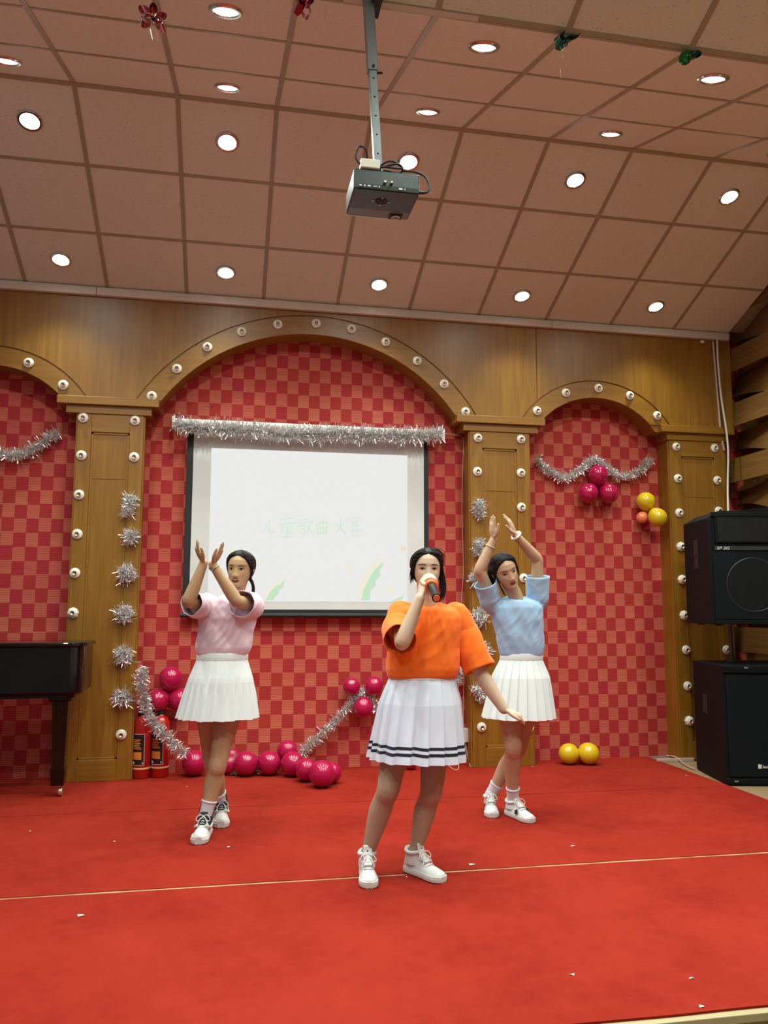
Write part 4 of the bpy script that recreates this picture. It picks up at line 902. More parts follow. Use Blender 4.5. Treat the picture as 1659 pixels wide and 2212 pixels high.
def shirt(root, rings, sleeves, k, fx, fy, seed, amp=.004, grain=(9, 9, 2.2), collar=None, fold_c=None, lean=.25):
    """rings: (center, half width, half depth); sleeves: (points, radii, hem index dir)"""
    vf = [loft([ell(r_[0], r_[1], r_[2], fx, fy, drop=(r_[3] if len(r_) > 3 else 0)) for r_ in rings])]
    for pts, rad in sleeves:
        p0, p1 = V(pts[0]), V(pts[1]); vf.append(tube([p0, p0.lerp(p1, .6), p1], [rad[0] * .97, rad[1] * .95, rad[1] * .90], 18, 4))
    def wr(q, nrm):
        w_ = V((q.x * 2.1 + seed, q.y * 2.1, q.z * 1.7)); sh_ = noise.noise(w_) * .12
        p_ = V(((q.x + sh_ + lean * (q.z - 1.1)) * 13 + seed, q.y * 13, q.z * 2.6)); a = 1.1 - 2.6 * abs(noise.noise(p_)) + .45 * (1 - 3 * abs(noise.noise(V((q.x * 20 - q.z * 13 + seed, q.y * 20, q.z * 9)))))
        if fold_c is not None: a += fold_c(q)                   # drape folds running from the shoulders down
        a *= .25 + .75 * ss(rings[0][0].z, rings[0][0].z + .11, q.z)
        return q + nrm * a * amp
    me = remesh(comb(*vf), .007, [k], 6, 't_shirt')
    bm = bmesh.new(); bm.from_mesh(me); bm.normal_update(); nn = [v.normal.copy() for v in bm.verts]
    for v, n_ in zip(bm.verts, nn): v.co = wr(v.co.copy(), n_)
    bm.to_mesh(me); bm.free()
    o = put('t_shirt', me, root)
    for pts, rad in sleeves:                                     # open sleeves set into the armholes
        P0 = V(pts[0]).lerp(V(pts[1]), .35)
        vv, ff = tube([P0] + [V(p) for p in pts[1:]], [rad[0] * .88] + list(rad[1:]), 44, 9, dome=False)
        ff = [f_ for f_ in ff if len(f_) == 4]; nr = len(vv) // 44; out = []
        for i in range(nr):
            c = sum((vv[i * 44 + j] for j in range(44)), V()) / 44; g = ss(.15, .5, i / nr)
            for j in range(44):
                q = vv[i * 44 + j]; n_ = (q - c).normalized(); r_ = wr(q, n_ * g); hem = 1.0 if i >= nr - 3 else 0
                out.append(r_ + n_ * g * (.0045 * noise.noise(V((q.x * 14 + seed, q.y * 14, q.z * 14))) + .0012 * hem))
        s_ = obj('sleeve', (out, ff), k, o, smooth=True, fix=True); sm = s_.modifiers.new('thickness', 'SOLIDIFY'); sm.thickness = .003; sm.offset = -1
    if collar: obj('collar', tube(collar, .0055, 8, 3), k, o, smooth=True)
    return o
def skirt(root, wc, hc, ww, wd, hw, hd, fx, fy, k, npl=22, band=.035, stripes=None, seed=0, tilt=0, hip=.30, yoke=None, depth=.011):
    """pleated skirt from waist centre wc to hem centre hc"""
    nth, nz = npl * 12, 16
    def P(th, t, o=0.0):
        e = ss(0, 1, t) * .45 + t * .55; e = t ** .85
        a = ww + (hw - ww) * (e if hip is None else interp(t, [0, hip, 1], [0, .45 + .1 * hip, 1])); b = wd + (hd - wd) * interp(t, [0, hip or .3, 1], [0, .45, 1])
        c = wc.lerp(hc, t); u = (th / (2 * math.pi) * npl) % 1.0; g = ss(yoke or .02, (yoke or .02) + .25, t)
        pl = (u if u < .86 else (1 - u) / .14 * .86) - .43                # knife pleat: slow rise, sharp return
        dr = pl * depth * 2.6 * (.25 + .75 * g) * (.35 + .65 * t) + .008 * t * noise.noise(V((math.cos(th) * 1.6 + seed, math.sin(th) * 1.6, t))) + o
        z = .008 * t * noise.noise(V((math.cos(th) * 2.2, math.sin(th) * 2.2, seed + 3))) + tilt * t * math.cos(th)
        return c + fx * (a + dr) * math.cos(th) + fy * (b + dr) * math.sin(th) + V((0, 0, z))
    rings = [[P(2 * math.pi * j / nth, i / nz) for j in range(nth)] for i in range(nz + 1)]
    o = obj('skirt', loft(rings, cap=False), k, root, fix=True)
    s = o.modifiers.new('thickness', 'SOLIDIFY'); s.thickness = .002; s.offset = -1
    up = (wc - hc).normalized()
    rb = [[wc + up * z + fx * (ww + g) * math.cos(a) + fy * (wd + g) * math.sin(a) for a in (2 * math.pi * j / 48 for j in range(48))] for z, g in ((-.004, .002), (.0, .0030), (band - .003, .0015), (band, .0), (band - .004, -.004))]
    obj('waistband', loft(rb, cap=False), k, o, smooth=True)
    if stripes:
        for t0, t1 in stripes:
            rr = [[P(2 * math.pi * j / nth, t0 + (t1 - t0) * i / 2, .0016) for j in range(nth)] for i in range(3)]
            obj('hem_stripe', loft(rr, cap=False), M_navy, o, fix=False)
    return o
def shoe(root, heel, d, kind, tall=False):
    """heel = ground point at the back of the heel; d = heading; 0.25 m long"""
    d = V((d.x, d.y, 0)).normalized(); x = V((d.y, -d.x, 0)); M = frame(V((heel.x, heel.y, .0)), x, d, V((0, 0, 1))); L = .255; sh = .030 if kind != 'chunky' else .042
    S = [(.0, .026), (.02, .034), (.07, .036), (.13, .038), (.18, .046), (.215, .045), (.24, .034), (.252, .014)]
    def outl(g, z): return [V((w_ + g, y, z)) for y, w_ in S] + [V((-(w_ * .92 + g), y, z)) for y, w_ in reversed(S)]
    sole = [outl(-.004, .001), outl(.002 if kind != 'chunky' else .005, .006), outl(.003 if kind != 'chunky' else .008, sh * .6), outl(.001, sh)]
    sec = [(.004, .028, .070), (.025, .034, .088), (.06, .036, .092), (.10, .037, .088), (.135, .040, .075), (.165, .044, .063), (.195, .045, .055), (.222, .041, .050), (.240, .030, .045), (.249, .012, .038)]
    rings = []
    for y, w_, h in sec:
        h = h + (sh - .03) + (.022 if tall and y < .08 else .012 if tall and y < .12 else .006 if y < .08 else 0); r = []
        for j in range(20):
            a = 2 * math.pi * j / 20; cx_, sz = math.cos(a), math.sin(a); top = sz > 0
            hw_ = w_ * (1 - (.30 if y < .14 else .12) * max(0, sz))
            r.append(V((hw_ * math.copysign(abs(cx_) ** .8, cx_), y, sh * .75 + (h - sh * .75) * (sz if top else sz * .15))))
        rings.append(r)
    up = obj('shoe', xf(loft(rings), M), M_leather, root, smooth=True)
    obj('sole', xf(loft(sole), M), M_sole, up); obj('tread', xf(loft([outl(-.006, -.0005 + .0008), outl(-.002, .006)]), M), M_solegrey, up)
    ct = [V((.038 * math.cos(a), .054 + .047 * math.sin(a), .088 + (sh - .03) + (.016 if tall else .0) + .010 * (-math.sin(a)) ** 2)) for a in np.linspace(0, 2 * math.pi, 17)]
    obj('collar', tube([M @ p for p in ct], .0095, 8, 2), M_dgreen if kind == 'chunky' else M_leather, up, smooth=True)
    cw = []
    for q in (0, .5, 1):
        cw.append([V((p.x * (1.12 - .10 * q), .052 + (p.y - .052) * (1.16 - .14 * q), .05 + (p.z - .05) * q)) for p in ct[:-1]])
    obj('quarter', xf(loft(cw, cap=False), M), M_dgreen if kind == 'chunky' else M_leather, up, smooth=True)
    tz = .012 if tall else 0
    ton = [V((0, .150, .074)), V((0, .122, .090)), V((0, .100, .108 + tz)), V((0, .092, .126 + tz * 2.2))]
    obj('tongue', tube([M @ (p + V((0, 0, sh - .03))) for p in ton], [.020, .022, .023, .020], 12, 4, wide=x, ratio=.22, dome=False), M_dgreen if kind == 'chunky' else M_leather, up, smooth=True)
    for i in range(5):
        y = .165 - i * .0165; z = .0685 + i * .0085 + (sh - .03); w_ = .022
        obj('lace', tube([M @ V((-w_, y - .004, z - .007)), M @ V((0, y + .003, z + .003)), M @ V((w_, y - .004, z - .007))], .0030, 6, 3, wide=d, ratio=.6), M_lace, up, smooth=True)
    b = V((0, .105, .106 + (sh - .03)))
    for s in (-1, 1):
        obj('lace_bow', tube([M @ (b + V((0, 0, 0))), M @ (b + V((s * .022, .014, .010))), M @ (b + V((s * .040, .022, -.012))), M @ (b + V((s * .026, .020, -.022))), M @ (b + V((s * .004, .006, -.002)))], .0026, 6, 4), M_lace, up, smooth=True)
        obj('lace_end', tube([M @ b, M @ (b + V((s * .018, .030, -.012))), M @ (b + V((s * .030, .040, -.040)))], .0026, 6, 4), M_lace, up, smooth=True)
    if kind == 'patch':
        for s in (-1, 1): obj('side_patch', xf(box(-.001, .0012, -.013, .013, -.013, .013), M @ Matrix.Translation((s * .0425, .145, .050)) @ Matrix.Rotation(s * -.30, 4, 'Y') @ Matrix.Rotation(.35, 4, 'X')), M_rubber, up)
    if kind == 'tall':
        obj('tongue_mark', xf(([(-.003, 0, 0), (.006, 0, 0), (.002, 0, .006), (.006, 0, .012), (.001, 0, .011), (-.001, 0, .016), (-.002, 0, .010)], [(0, 1, 2, 3, 4, 5, 6)]), M @ Matrix.Translation((0, .1025, .122)) @ Matrix.Rotation(-.35, 4, 'X')), M_rubber, up, fix=False)
    if kind == 'chunky':
        for s in (-1, 1):
            obj('overlay', tube([M @ V((s * .036, .03, .07)), M @ V((s * .041, .09, .062)), M @ V((s * .043, .14, .068)), M @ V((s * .028, .165, .082))], .007, 8, 4), M_sole, up, smooth=True)
            for i in range(2): obj('slash', tube([M @ V((s * .039, .105 + i * .014, .058)), M @ V((s * .037, .113 + i * .014, .080))], .0028, 6, 1), M_rubber, up)
    return up, M, sh
def ankle(heel, d): d = V((d.x, d.y, 0)).normalized(); return V((heel.x, heel.y, 0)) + d * .055 + V((0, 0, .095))
def sock(root, A, K, l0, l1, stripes=False, r0=.037, r1=.043):
    d = (K - A).normalized(); o = obj('sock', tube([A - V((0, 0, .03)), A + d * .0, A + d * (l1 * .5), A + d * l1], [r0 + .002, r0, r0 + .001, r1], 18, 4, dome=False), M_sock, root, smooth=True)
    obj('cuff', tube([A + d * (l1 - .006), A + d * l1, A + d * (l1 + .003)], [r1 + .0015, r1 + .002, r1 + .001], 18, 2, dome=False), M_sock, o, smooth=True)
    if stripes:
        u = d.orthogonal().normalized(); b = d.cross(u)
        for sg in (-1, 1):
            for i in range(5):
                pts = []
                for q in range(5):
                    a = math.atan2((CR * sg).dot(b), (CR * sg).dot(u)) + sg * (-.25 + .17 * q) * 1.0; l_ = .012 + i * .015 + q * .0035
                    r = r0 + (r1 - r0) * l_ / l1 + .0012; pts.append(A + d * l_ + (u * math.cos(a) + b * math.sin(a)) * r)
                obj('slash_stripe', tube(pts, .0022, 5, 2), M_blacks, o)
    return o
def legchain(H, K, A, s=1.0, back=None):
    """hip, knee, ankle with thigh and calf shape"""
    b = back or V((0, .016, 0))
    return tube([H, H.lerp(K, .35), H.lerp(K, .75), K - b * .3, K.lerp(A, .16) + b * .4, K.lerp(A, .36) + b, K.lerp(A, .65) + b * .5, K.lerp(A, .9), A, A - V((0, 0, .035))], [r * s for r in (.090, .082, .062, .054, .050, .053, .042, .0325, .033, .035)], 18, 4)
def armchain(Sh, E, W, s=1.0): return tube([Sh, Sh.lerp(E, .5), Sh.lerp(E, .88), E, E.lerp(W, .22), E.lerp(W, .65), W], [r * s for r in (.050, .043, .038, .037, .0385, .031, .0245)], 16, 4)
def person(name, label, loc, tubes, M, sc, mats, hands, tights_z=None):
    root = tag(empty('person', loc), label, 'person')
    vf = comb(*tubes, *hands, headgrid(M, sc), tube([M @ V((.073 * sc, -.004, .085)), M @ V((.080 * sc, -.014, .105)), M @ V((.081 * sc, -.018, .118))], [.009, .013, .010], 8, 3, wide=M.to_3x3() @ V((0, 0, 1)), ratio=.5), tube([M @ V((-.073 * sc, -.004, .085)), M @ V((-.080 * sc, -.014, .105)), M @ V((-.081 * sc, -.018, .118))], [.009, .013, .010], 8, 3, wide=M.to_3x3() @ V((0, 0, 1)), ratio=.5))
    me = remesh(vf, .0038, mats, 2, 'body', .4)
    if tights_z is not None: me.polygons.foreach_set('material_index', [1 if p.center.z < tights_z else 0 for p in me.polygons])
    bm = bmesh.new(); bm.from_mesh(me); bv = BVHTree.FromBMesh(bm); bm.free()
    put('body', me, root); return root, bv
def hair(root, M, sc, k, vol=.013, back=.012, seed=0, locks=(), part=0.0, n_str=90, frizz=.003):
    def off(th, z):
        zb = hairline(th); g = ss(zb - .004, zb + .012, z); cb = max(0, -math.cos(th))
        gr = .0016 * math.sin(th * 46 + 5 * z * 20)
        return -.010 * (1 - g) + g * (vol * (.75 + .25 * ss(zb, zb + .05, z)) + back * cb * ss(.05, .12, z) * (1 - ss(.16, .215, z)) + gr)
    o = obj('hair', headgrid(M, sc, off, 1.0, 180, 80), k, root, smooth=True)
    rnd = random.Random(seed); st = []
    for i in range(n_str * 3):                                   # combed strands sweeping from the parting to the back
        sg = 1 if i % 2 else -1; t0 = rnd.uniform(.02, 1.15); z0 = min(.213, hairline(t0) + rnd.uniform(.001, .032)); pts = []; lift = vol * .72 + rnd.uniform(.0, frizz)
        for q in range(8):
            t_ = q / 7; th = sg * (t0 + (2.75 - t0) * t_); z = z0 - (z0 - .095) * t_ ** 1.6; z = max(z, hairline(th) + .004)
            x, y = hpoint(th, z); n = V((x, y, 0)); n = n.normalized() if n.length > 1e-5 else V((0, 1, 0)); up = ss(.13, .217, z); n = (n * (1 - up * .85) + V((0, 0, up))).normalized()
            cb = max(0, -math.cos(th)); pts.append(V((x, y, z)) + n * (lift * ss(-.05, .2, t_) + .002 + back * cb * .6))
        st.append(strand(M, sc, pts, [.0006] + [.0020] * 6 + [.0008], 4))
    if st: obj('loose_strands', comb(*st), k, o, smooth=True)
    for nm, mt, items in locks: obj(nm, comb(*[strand(M, sc, p, r, 6) for p, r in items]), mt, o, smooth=True)
    return o
def lockset(base, n, jit, r, seed):
    rnd = random.Random(seed); out = []
    for i in range(n):
        j = V((rnd.gauss(0, jit), rnd.gauss(0, jit), rnd.gauss(0, jit))); k = rnd.uniform(.75, 1.08)
        pts = [V(p) + j * (.35 + .65 * q / (len(base) - 1)) + V((rnd.gauss(0, jit * .3), rnd.gauss(0, jit * .3), 0)) for q, p in enumerate(base)]
        e = pts[-2].lerp(pts[-1], k); pts[-1] = e; out.append((pts, [r * .7] + [r] * (len(pts) - 2) + [r * .15]))
    return out
def toCam(p): d = V((CAM.x - p.x, CAM.y - p.y, 0)); return d.normalized()
Z3 = V((0, 0, 1))
# ------------------------------------------------------------------ dancer in pink
Yp = -1.55
fw = V((-.10, -1, 0)).normalized(); fx = V((-fw.y, fw.x, 0)); fx = V((1, -.10, 0)).normalized(); fy = -fw
hf = V((-.30, -.93, -.02)); MH = hframe(at(508, 1268, Yp - .09) - hf.normalized() * .080 * .98, hf, V((.05, 0, 1))); hs = .98
toe1, toe2 = gz(428, 1826), gz(478, 1790)
d1, d2 = V((-.16, -1, 0)).normalized(), V((.02, -1, 0)).normalized()
h1, h2 = toe1 - d1 * .252, toe2 - d2 * .252
A1, A2 = ankle(h1, d1), ankle(h2, d2)
K1, K2 = at(470, 1652, -1.62), at(460, 1655, -1.47)
H1, H2 = at(508, 1470, -1.55), at(448, 1470, -1.53)
sR, eR, wR = at(446, 1312, -1.52), at(408, 1298, -1.735), at(440, 1216, -1.75)
sL, eL, wL = at(549, 1312, -1.52), at(511, 1298, -1.76), at(459, 1219, -1.775)
neck = [at(506, 1320, -1.53), at(507, 1292, -1.54), MH @ V((0, -.012, .045))]
waist = at(480, 1410, -1.54); hipc = at(478, 1470, -1.54)
tb = [legchain(H1, K1, A1), legchain(H2, K2, A2), armchain(sR, eR, wR), armchain(sL, eL, wL), tube(neck, [.062, .049, .048], 16, 4),
      loft([ell(c, a, b, fx, fy) for c, a, b in ((at(478, 1500, Yp), .13, .085), (hipc, .155, .10), (waist, .125, .082), (at(490, 1350, Yp), .135, .09), (at(498, 1315, Yp), .13, .075), (at(504, 1300, Yp), .06, .05))])]
hn = hand(wR, at(416, 1166, -1.77) - wR, V((-.9, -.2, -.1)), V((.15, -.9, .1)), .158, .18, .9, .55) + hand(wL, at(493, 1165, -1.79) - wL, V((.9, -.25, -.1)), V((-.15, -.9, .1)), .160, .10, 1.2, .5)
root, bv = person('pink', 'person in pale pink T-shirt and white pleated skirt crossing raised forearms', gz(455, 1800), tb, MH, hs, [M_skin2], hn)
face(bv, MH, hs, root, 'open', M_lipd, .0115)
tail = lockset([(-.03, -.085, .06), (-.055, -.09, .03), (-.066, -.08, -.01), (-.064, -.07, -.06)], 26, .006, .0035, 3)
hair(root, MH, hs, M_hair, .012, .014, 1, (('ponytail', M_hair, tail), ('side_wisp', M_hair, lockset([(-.072, .02, .10), (-.080, .02, .06), (-.078, .015, .02)], 5, .002, .0016, 5))))
tc = lambda q: 1.2 * math.sin((q.x * 46 + q.z * 16)) * ss(1.28, 1.05, q.z) * .5
rg = [(at(480, 1418, Yp), .132, .088), (at(481, 1411, Yp), .152, .100), (at(484, 1398, Yp), .164, .108), (at(488, 1365, Yp), .160, .108), (at(492, 1335, Yp), .166, .108), (at(496, 1312, Yp), .170, .098), (at(499, 1299, Yp), .150, .082), (at(502, 1291, Yp), .105, .066, .008), (at(505, 1287, Yp), .070, .056, .026)]
slv = [([at(455, 1305, -1.53), sR.lerp(eR, .3) + V((0, 0, -.008)), sR.lerp(eR, .62) + V((0, 0, -.010)), sR.lerp(eR, .90) + V((0, 0, -.01))], [.066, .070, .070, .068]),
       ([at(538, 1303, -1.53), sL.lerp(eL, .22) + V((.006, 0, -.004)), sL.lerp(eL, .55) + V((.01, 0, -.008)), sL.lerp(eL, .82) + V((.01, 0, -.008))], [.070, .076, .077, .074])]
shirt(root, rg, slv, M_tpink, fx, fy, 3, .0065, collar=[at(505, 1287, Yp) + fx * .070 * math.cos(a) + fy * .058 * math.sin(a) + V((0, 0, -.001 - .026 * max(0, -math.sin(a)))) for a in np.linspace(0, 2 * math.pi, 21)], fold_c=tc)
skirt(root, at(480, 1424, Yp), at(471, 1549, Yp - .01), .150, .105, .236, .20, fx, fy, M_wskirt, 24, .040, seed=1, hip=.34, yoke=.36, depth=.010)
for hh, dd in ((h1, d1), (h2, d2)): shoe(root, hh, dd, 'chunky')
sock(root, A1, K1, 0, .095, True); sock(root, A2, K2, 0, .095, True)
br = [wL.lerp(eL, .10) + (at(468, 1223, -1.775) - at(460, 1224, -1.775)).normalized() * .0 for _ in (0,)]
def bracelet(root, W, E, f, r, th, k, name='bracelet'):
    c = W.lerp(E, f); d = (E - W).normalized(); u = d.orthogonal().normalized(); b = d.cross(u)
    obj(name, tube([c + (u * math.cos(a) + b * math.sin(a)) * r for a in np.linspace(0, 2 * math.pi, 21)], th, 8, 2, dome=False), k, root, smooth=True)
bracelet(root, wL, eL, .10, .0285, .0032, M_brass)

# ------------------------------------------------------------------ singer in orange
Yo = -2.5
fw = V((-.12, -1, 0)).normalized(); fx = V((1, -.12, 0)).normalized(); fy = -fw
hs = .95; hf = V((-.13, -.99, .03)); MH = hframe(at(925, 1273, Yo - .07) - hf.normalized() * .080 * hs, hf, V((.02, 0, 1)))
toe1, toe2 = gz(799, 1922), gz(958, 1908)
d1, d2 = V((-.10, -1, 0)).normalized(), V((.52, -.86, 0)).normalized()
h1, h2 = toe1 - d1 * .256, toe2 - d2 * .250
A1, A2 = ankle(h1, d1), ankle(h2, d2)
K1, K2 = at(838, 1704, -2.56), at(931, 1710, -2.53)
H1, H2 = at(873, 1530, -2.51), at(950, 1530, -2.50)
sR, eR, wR = at(862, 1338, -2.47), at(869, 1388, -2.70), at(907, 1292, -2.70)
sL, eL, wL = at(992, 1340, -2.47), at(1040, 1458, -2.55), at(1088, 1532, -2.62)
mh, me_ = MH @ V((.004, .118, .046)), at(943, 1292, -2.87)            # microphone head and tail
max_ = (me_ - mh).normalized()
neck = [at(918, 1328, -2.48), at(921, 1300, -2.49), MH @ V((0, -.012, .045))]
waist = at(912, 1455, Yo); hipc = at(910, 1520, Yo)
tb = [legchain(H1, K1, A1, 1.04), legchain(H2, K2, A2, 1.04), armchain(sR, eR, wR, 1.02), armchain(sL, eL, wL, 1.02), tube(neck, [.066, .052, .050], 16, 4),
      loft([ell(c, a, b, fx, fy) for c, a, b in ((at(908, 1560, Yo), .14, .09), (hipc, .165, .105), (waist, .14, .09), (at(915, 1390, Yo), .145, .095), (at(918, 1345, Yo), .14, .08), (at(920, 1318, Yo), .065, .055))])]
# fist round the microphone
u = (Z3 - max_ * Z3.dot(max_)).normalized(); b = max_.cross(u); rg_ = .0235 + .008; gp = mh + max_ * .045
if b.dot(CR) > 0: b = -b                                              # b points to her right hand side of the mic (image left)
fist = [tube([wR, wR.lerp(gp + b * .030, .55), gp + b * .034 + max_ * .0, gp + b * .030 + max_ * .035], [.026, .032, .030, .022], 14, 4, wide=max_, ratio=.62)]
for i in range(4):
    o_ = gp + max_ * (-.026 + .0185 * i); angs = np.radians([170, 130, 90, 45, 5, -35]); fist.append(tube([o_ + (b * -math.cos(a) + u * math.sin(a)) * (rg_ + (.004 if j in (0,) else 0)) for j, a in enumerate(angs)], [.0095, .0092, .009, .0085, .008, .007], 10, 3))
fist.append(tube([gp + b * .034 - u * .016 - max_ * .01, gp + b * .012 - u * .032 - max_ * .028, gp - b * .012 - u * .030 - max_ * .040], [.0115, .010, .0085], 10, 4))
hn = fist + hand(wL, at(1131, 1549, -2.63) - wL, V((.25, -.55, .8)), V((.5, -.8, -.3)), .148, .30, .6, .5)
root, bv = person('orange', 'person in bright orange T-shirt and striped white skirt singing into a microphone', gz(870, 1880), tb, MH, hs, [M_skin3, M_tights], hn, .60)
face(bv, MH, hs, root, 'open', M_lip, .0100, .6)
locks = [('front_lock', M_hair, lockset([(-.012, .074, .198), (-.045, .066, .178), (-.070, .036, .135), (-.080, .008, .085), (-.083, .002, .03), (-.084, .004, -.025)], 16, .0055, .0020, 11) + lockset([(.010, .070, .198), (.045, .066, .178), (.070, .040, .135), (.080, .008, .085), (.084, .0, .03)], 16, .0050, .0022, 12)),
         ('side_lock', M_hairb, lockset([(-.055, -.02, .185), (-.080, -.015, .13), (-.092, -.025, .07), (-.094, -.03, .01), (-.080, -.03, -.055)], 40, .007, .0030, 13)), ('flyaway', M_hair, lockset([(-.02, .01, .216), (-.055, .0, .222), (-.088, -.01, .20), (-.098, -.02, .16)], 9, .008, .0011, 14))]
hair(root, MH, hs, M_hair, .012, .012, 4, locks, frizz=.007, n_str=120)
tc = lambda q: .9 * math.sin(q.x * 30 - q.z * 24) * ss(1.22, 1.0, q.z) * .5
rg = [(at(912, 1466, Yo), .160, .104), (at(912, 1460, Yo), .178, .118), (at(913, 1444, Yo), .187, .124), (at(915, 1400, Yo), .178, .118), (at(917, 1360, Yo), .182, .116), (at(919, 1335, Yo), .180, .104), (at(920, 1319, Yo), .158, .088), (at(921, 1309, Yo), .112, .070, .008), (at(922, 1303, Yo), .072, .058, .028)]
slv = [([at(866, 1328, -2.48), sR.lerp(eR, .25) + V((-.006, 0, -.004)), sR.lerp(eR, .55) + V((-.008, 0, -.006)), sR.lerp(eR, .86) + V((-.008, 0, -.004))], [.072, .078, .078, .076]),
       ([at(985, 1332, -2.48), sL.lerp(eL, .25), sL.lerp(eL, .62), sL.lerp(eL, .90)], [.074, .076, .078, .080])]
shirt(root, rg, slv, M_torange, fx, fy, 9, .0045, collar=[at(922, 1303, Yo) + fx * .072 * math.cos(a) + fy * .060 * math.sin(a) + V((0, 0, -.001 - .028 * max(0, -math.sin(a)))) for a in np.linspace(0, 2 * math.pi, 21)], fold_c=tc)
skirt(root, at(912, 1464, Yo), at(900, 1638, Yo - .015), .168, .114, .240, .205, fx, fy, M_wskirt2, 18, .018, stripes=((.795, .828), (.868, .902)), seed=5, tilt=-.006, hip=.3, depth=.012)
shoe(root, h1, d1, 'tall', True); shoe(root, h2, d2, 'tall', True)
# microphone
t = tag(empty('microphone', mh), 'black handheld microphone with orange rings held at the singer\'s mouth', 'microphone')
Mm = aim(mh, max_); LL = (me_ - mh).length
obj('handle', xf(lathe([(.0205, .040), (.0215, .055), (.020, LL * .6), (.0205, LL - .008), (.0215, LL - .006), (.0215, LL), (.001, LL)], 28), Mm), mat('mic_black', (.006, .006, .007), .45, spec=.12), t, smooth=True)
M_morange = mat('mic_orange', (.95, .16, .035), .45)
obj('grip_ring', xf(lathe([(.021, .078), (.028, .080), (.031, .087), (.031, .100), (.027, .106), (.021, .107)], 28), Mm), M_morange, t, smooth=True)
obj('head_mesh', xf(lathe([(.001, -.018), (.012, -.016), (.021, -.006), (.024, .006), (.0235, .022), (.021, .034)], 24), Mm), noisy('mic_mesh', (.12, .11, .11), (.3, .29, .28), 300, .4, metal=.8), t, smooth=True)
obj('end_cap', xf(lathe([(.001, LL + .003), (.0145, LL + .003), (.0165, LL + .001), (.0165, LL - .002)], 24), Mm), M_morange, t)

# ------------------------------------------------------------------ dancer in blue
Yb = -1.6
fw = V((-.22, -1, 0)).normalized(); fx = V((1, -.22, 0)).normalized(); fy = -fw
hs = .98; hf = V((.06, -.95, -.20)); MH = hframe(at(1111, 1272, Yb - .10) - hf.normalized() * .080 * hs, hf, V((-.38, 0, 1)))
toe1, toe2 = gz(1150, 1779), gz(1064, 1768)
d1, d2 = V((.28, -.95, 0)).normalized(), V((-.25, -.97, 0)).normalized()
h1, h2 = toe1 - d1 * .250, toe2 - d2 * .250
A1, A2 = ankle(h1, d1), ankle(h2, d2)
K1, K2 = at(1108, 1614, -1.64), at(1118, 1618, -1.49)
H1, H2 = at(1098, 1470, -1.60), at(1150, 1470, -1.58)
sR, eR, wR = at(1063, 1300, -1.58), at(1036, 1232, -1.66), at(1066, 1166, -1.70)
sL, eL, wL = at(1160, 1298, -1.58), at(1161, 1209, -1.63), at(1113, 1155, -1.70)
neck = [at(1115, 1320, -1.58), at(1114, 1290, -1.60), MH @ V((0, -.012, .045))]
waist = at(1126, 1412, Yb); hipc = at(1126, 1470, Yb)
tb = [legchain(H1, K1, A1), legchain(H2, K2, A2), armchain(sR, eR, wR, .96), armchain(sL, eL, wL, .96), tube(neck, [.060, .047, .046], 16, 4),
      loft([ell(c, a, b, fx, fy) for c, a, b in ((at(1126, 1500, Yb), .13, .085), (hipc, .15, .10), (waist, .12, .08), (at(1120, 1350, Yb), .13, .09), (at(1116, 1315, Yb), .125, .075), (at(1114, 1300, Yb), .06, .05))])]
hn = hand(wR, at(1061, 1104, -1.72) - wR, V((-.95, -.2, 0)), V((.1, -.95, .0)), .172, .04, .8, .45) + hand(wL, at(1089, 1103, -1.73) - wL, V((.85, -.25, .3)), V((-.5, -.8, -.1)), .172, .10, 1.1, .75)
root, bv = person('blue', 'person in light blue T-shirt and white pleated skirt with both hands raised overhead', gz(1105, 1760), tb, MH, hs, [M_skin], hn)
face(bv, MH, hs, root, 'closed', M_lipd, .0108)
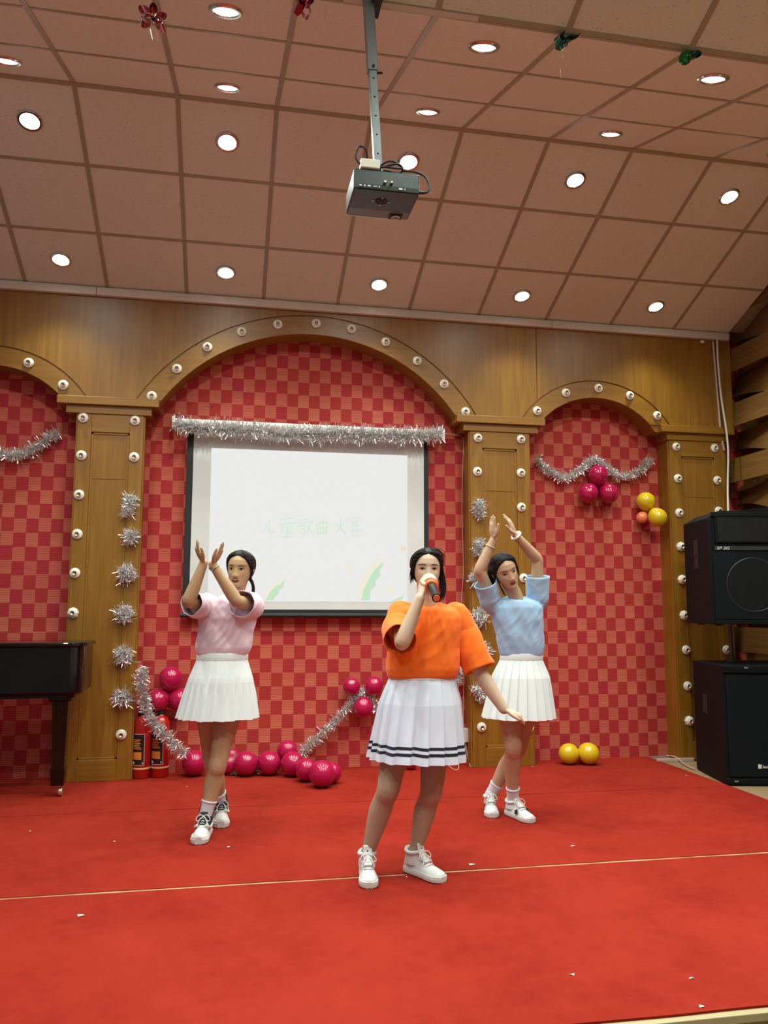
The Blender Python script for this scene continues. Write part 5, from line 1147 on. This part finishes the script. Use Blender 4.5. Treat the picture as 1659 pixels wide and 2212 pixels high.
locks = [('ponytail', M_hair, lockset([(.055, -.05, .18), (.085, -.045, .13), (.096, -.04, .07), (.096, -.045, .01), (.086, -.05, -.05)], 70, .011, .0055, 21)), ('front_wisp', M_hairb, lockset([(.072, .03, .09), (.070, .03, .04), (.060, .025, -.01), (.05, .02, -.05)], 8, .004, .0018, 22)), ('side_wisp', M_hairb, lockset([(-.066, .05, .16), (-.076, .035, .11), (-.074, .03, .06)], 12, .003, .0022, 23))]
hair(root, MH, hs, M_hair, .013, .016, 7, locks)
tc = lambda q: 1.3 * math.sin((q.x * 44 + q.z * 20)) * ss(3.55, 3.35, q.x) * .6
rg = [(at(1126, 1420, Yb), .125, .085), (at(1126, 1412, Yb), .138, .094), (at(1125, 1395, Yb), .146, .100), (at(1121, 1365, Yb), .150, .102), (at(1117, 1335, Yb), .160, .104), (at(1114, 1312, Yb), .166, .096), (at(1113, 1301, Yb), .142, .080), (at(1113, 1294, Yb), .100, .066, .010), (at(1114, 1290, Yb), .070, .056, .032)]
slv = [([at(1072, 1312, -1.58), sR.lerp(eR, .12) + V((0, 0, -.02)), sR.lerp(eR, .28) + V((0, 0, -.008)), sR.lerp(eR, .60)], [.066, .070, .071, .073]),
       ([at(1152, 1310, -1.58), sL.lerp(eL, .10) + V((0, 0, -.02)), sL.lerp(eL, .28) + V((0, 0, -.006)), sL.lerp(eL, .60)], [.066, .069, .070, .072])]
shirt(root, rg, slv, M_tblue, fx, fy, 17, .005, collar=[at(1114, 1290, Yb) + fx * .070 * math.cos(a) + fy * .058 * math.sin(a) + V((0, 0, -.001 - .032 * max(0, -math.sin(a)))) for a in np.linspace(0, 2 * math.pi, 21)], fold_c=tc)
skirt(root, at(1126, 1424, Yb), at(1120, 1549, Yb - .01), .134, .098, .228, .195, fx, fy, M_wskirt, 22, .040, seed=8, hip=.30, depth=.009)
shoe(root, h1, d1, 'patch'); shoe(root, h2, d2, 'patch')
sock(root, A1, K1, 0, .085); sock(root, A2, K2, 0, .085)
bracelet(root, wL, eL, .04, .030, .0085, M_white); bracelet(root, wR, eR, .22, .031, .0026, mat('pearl_bracelet', (.75, .68, .55), .3))
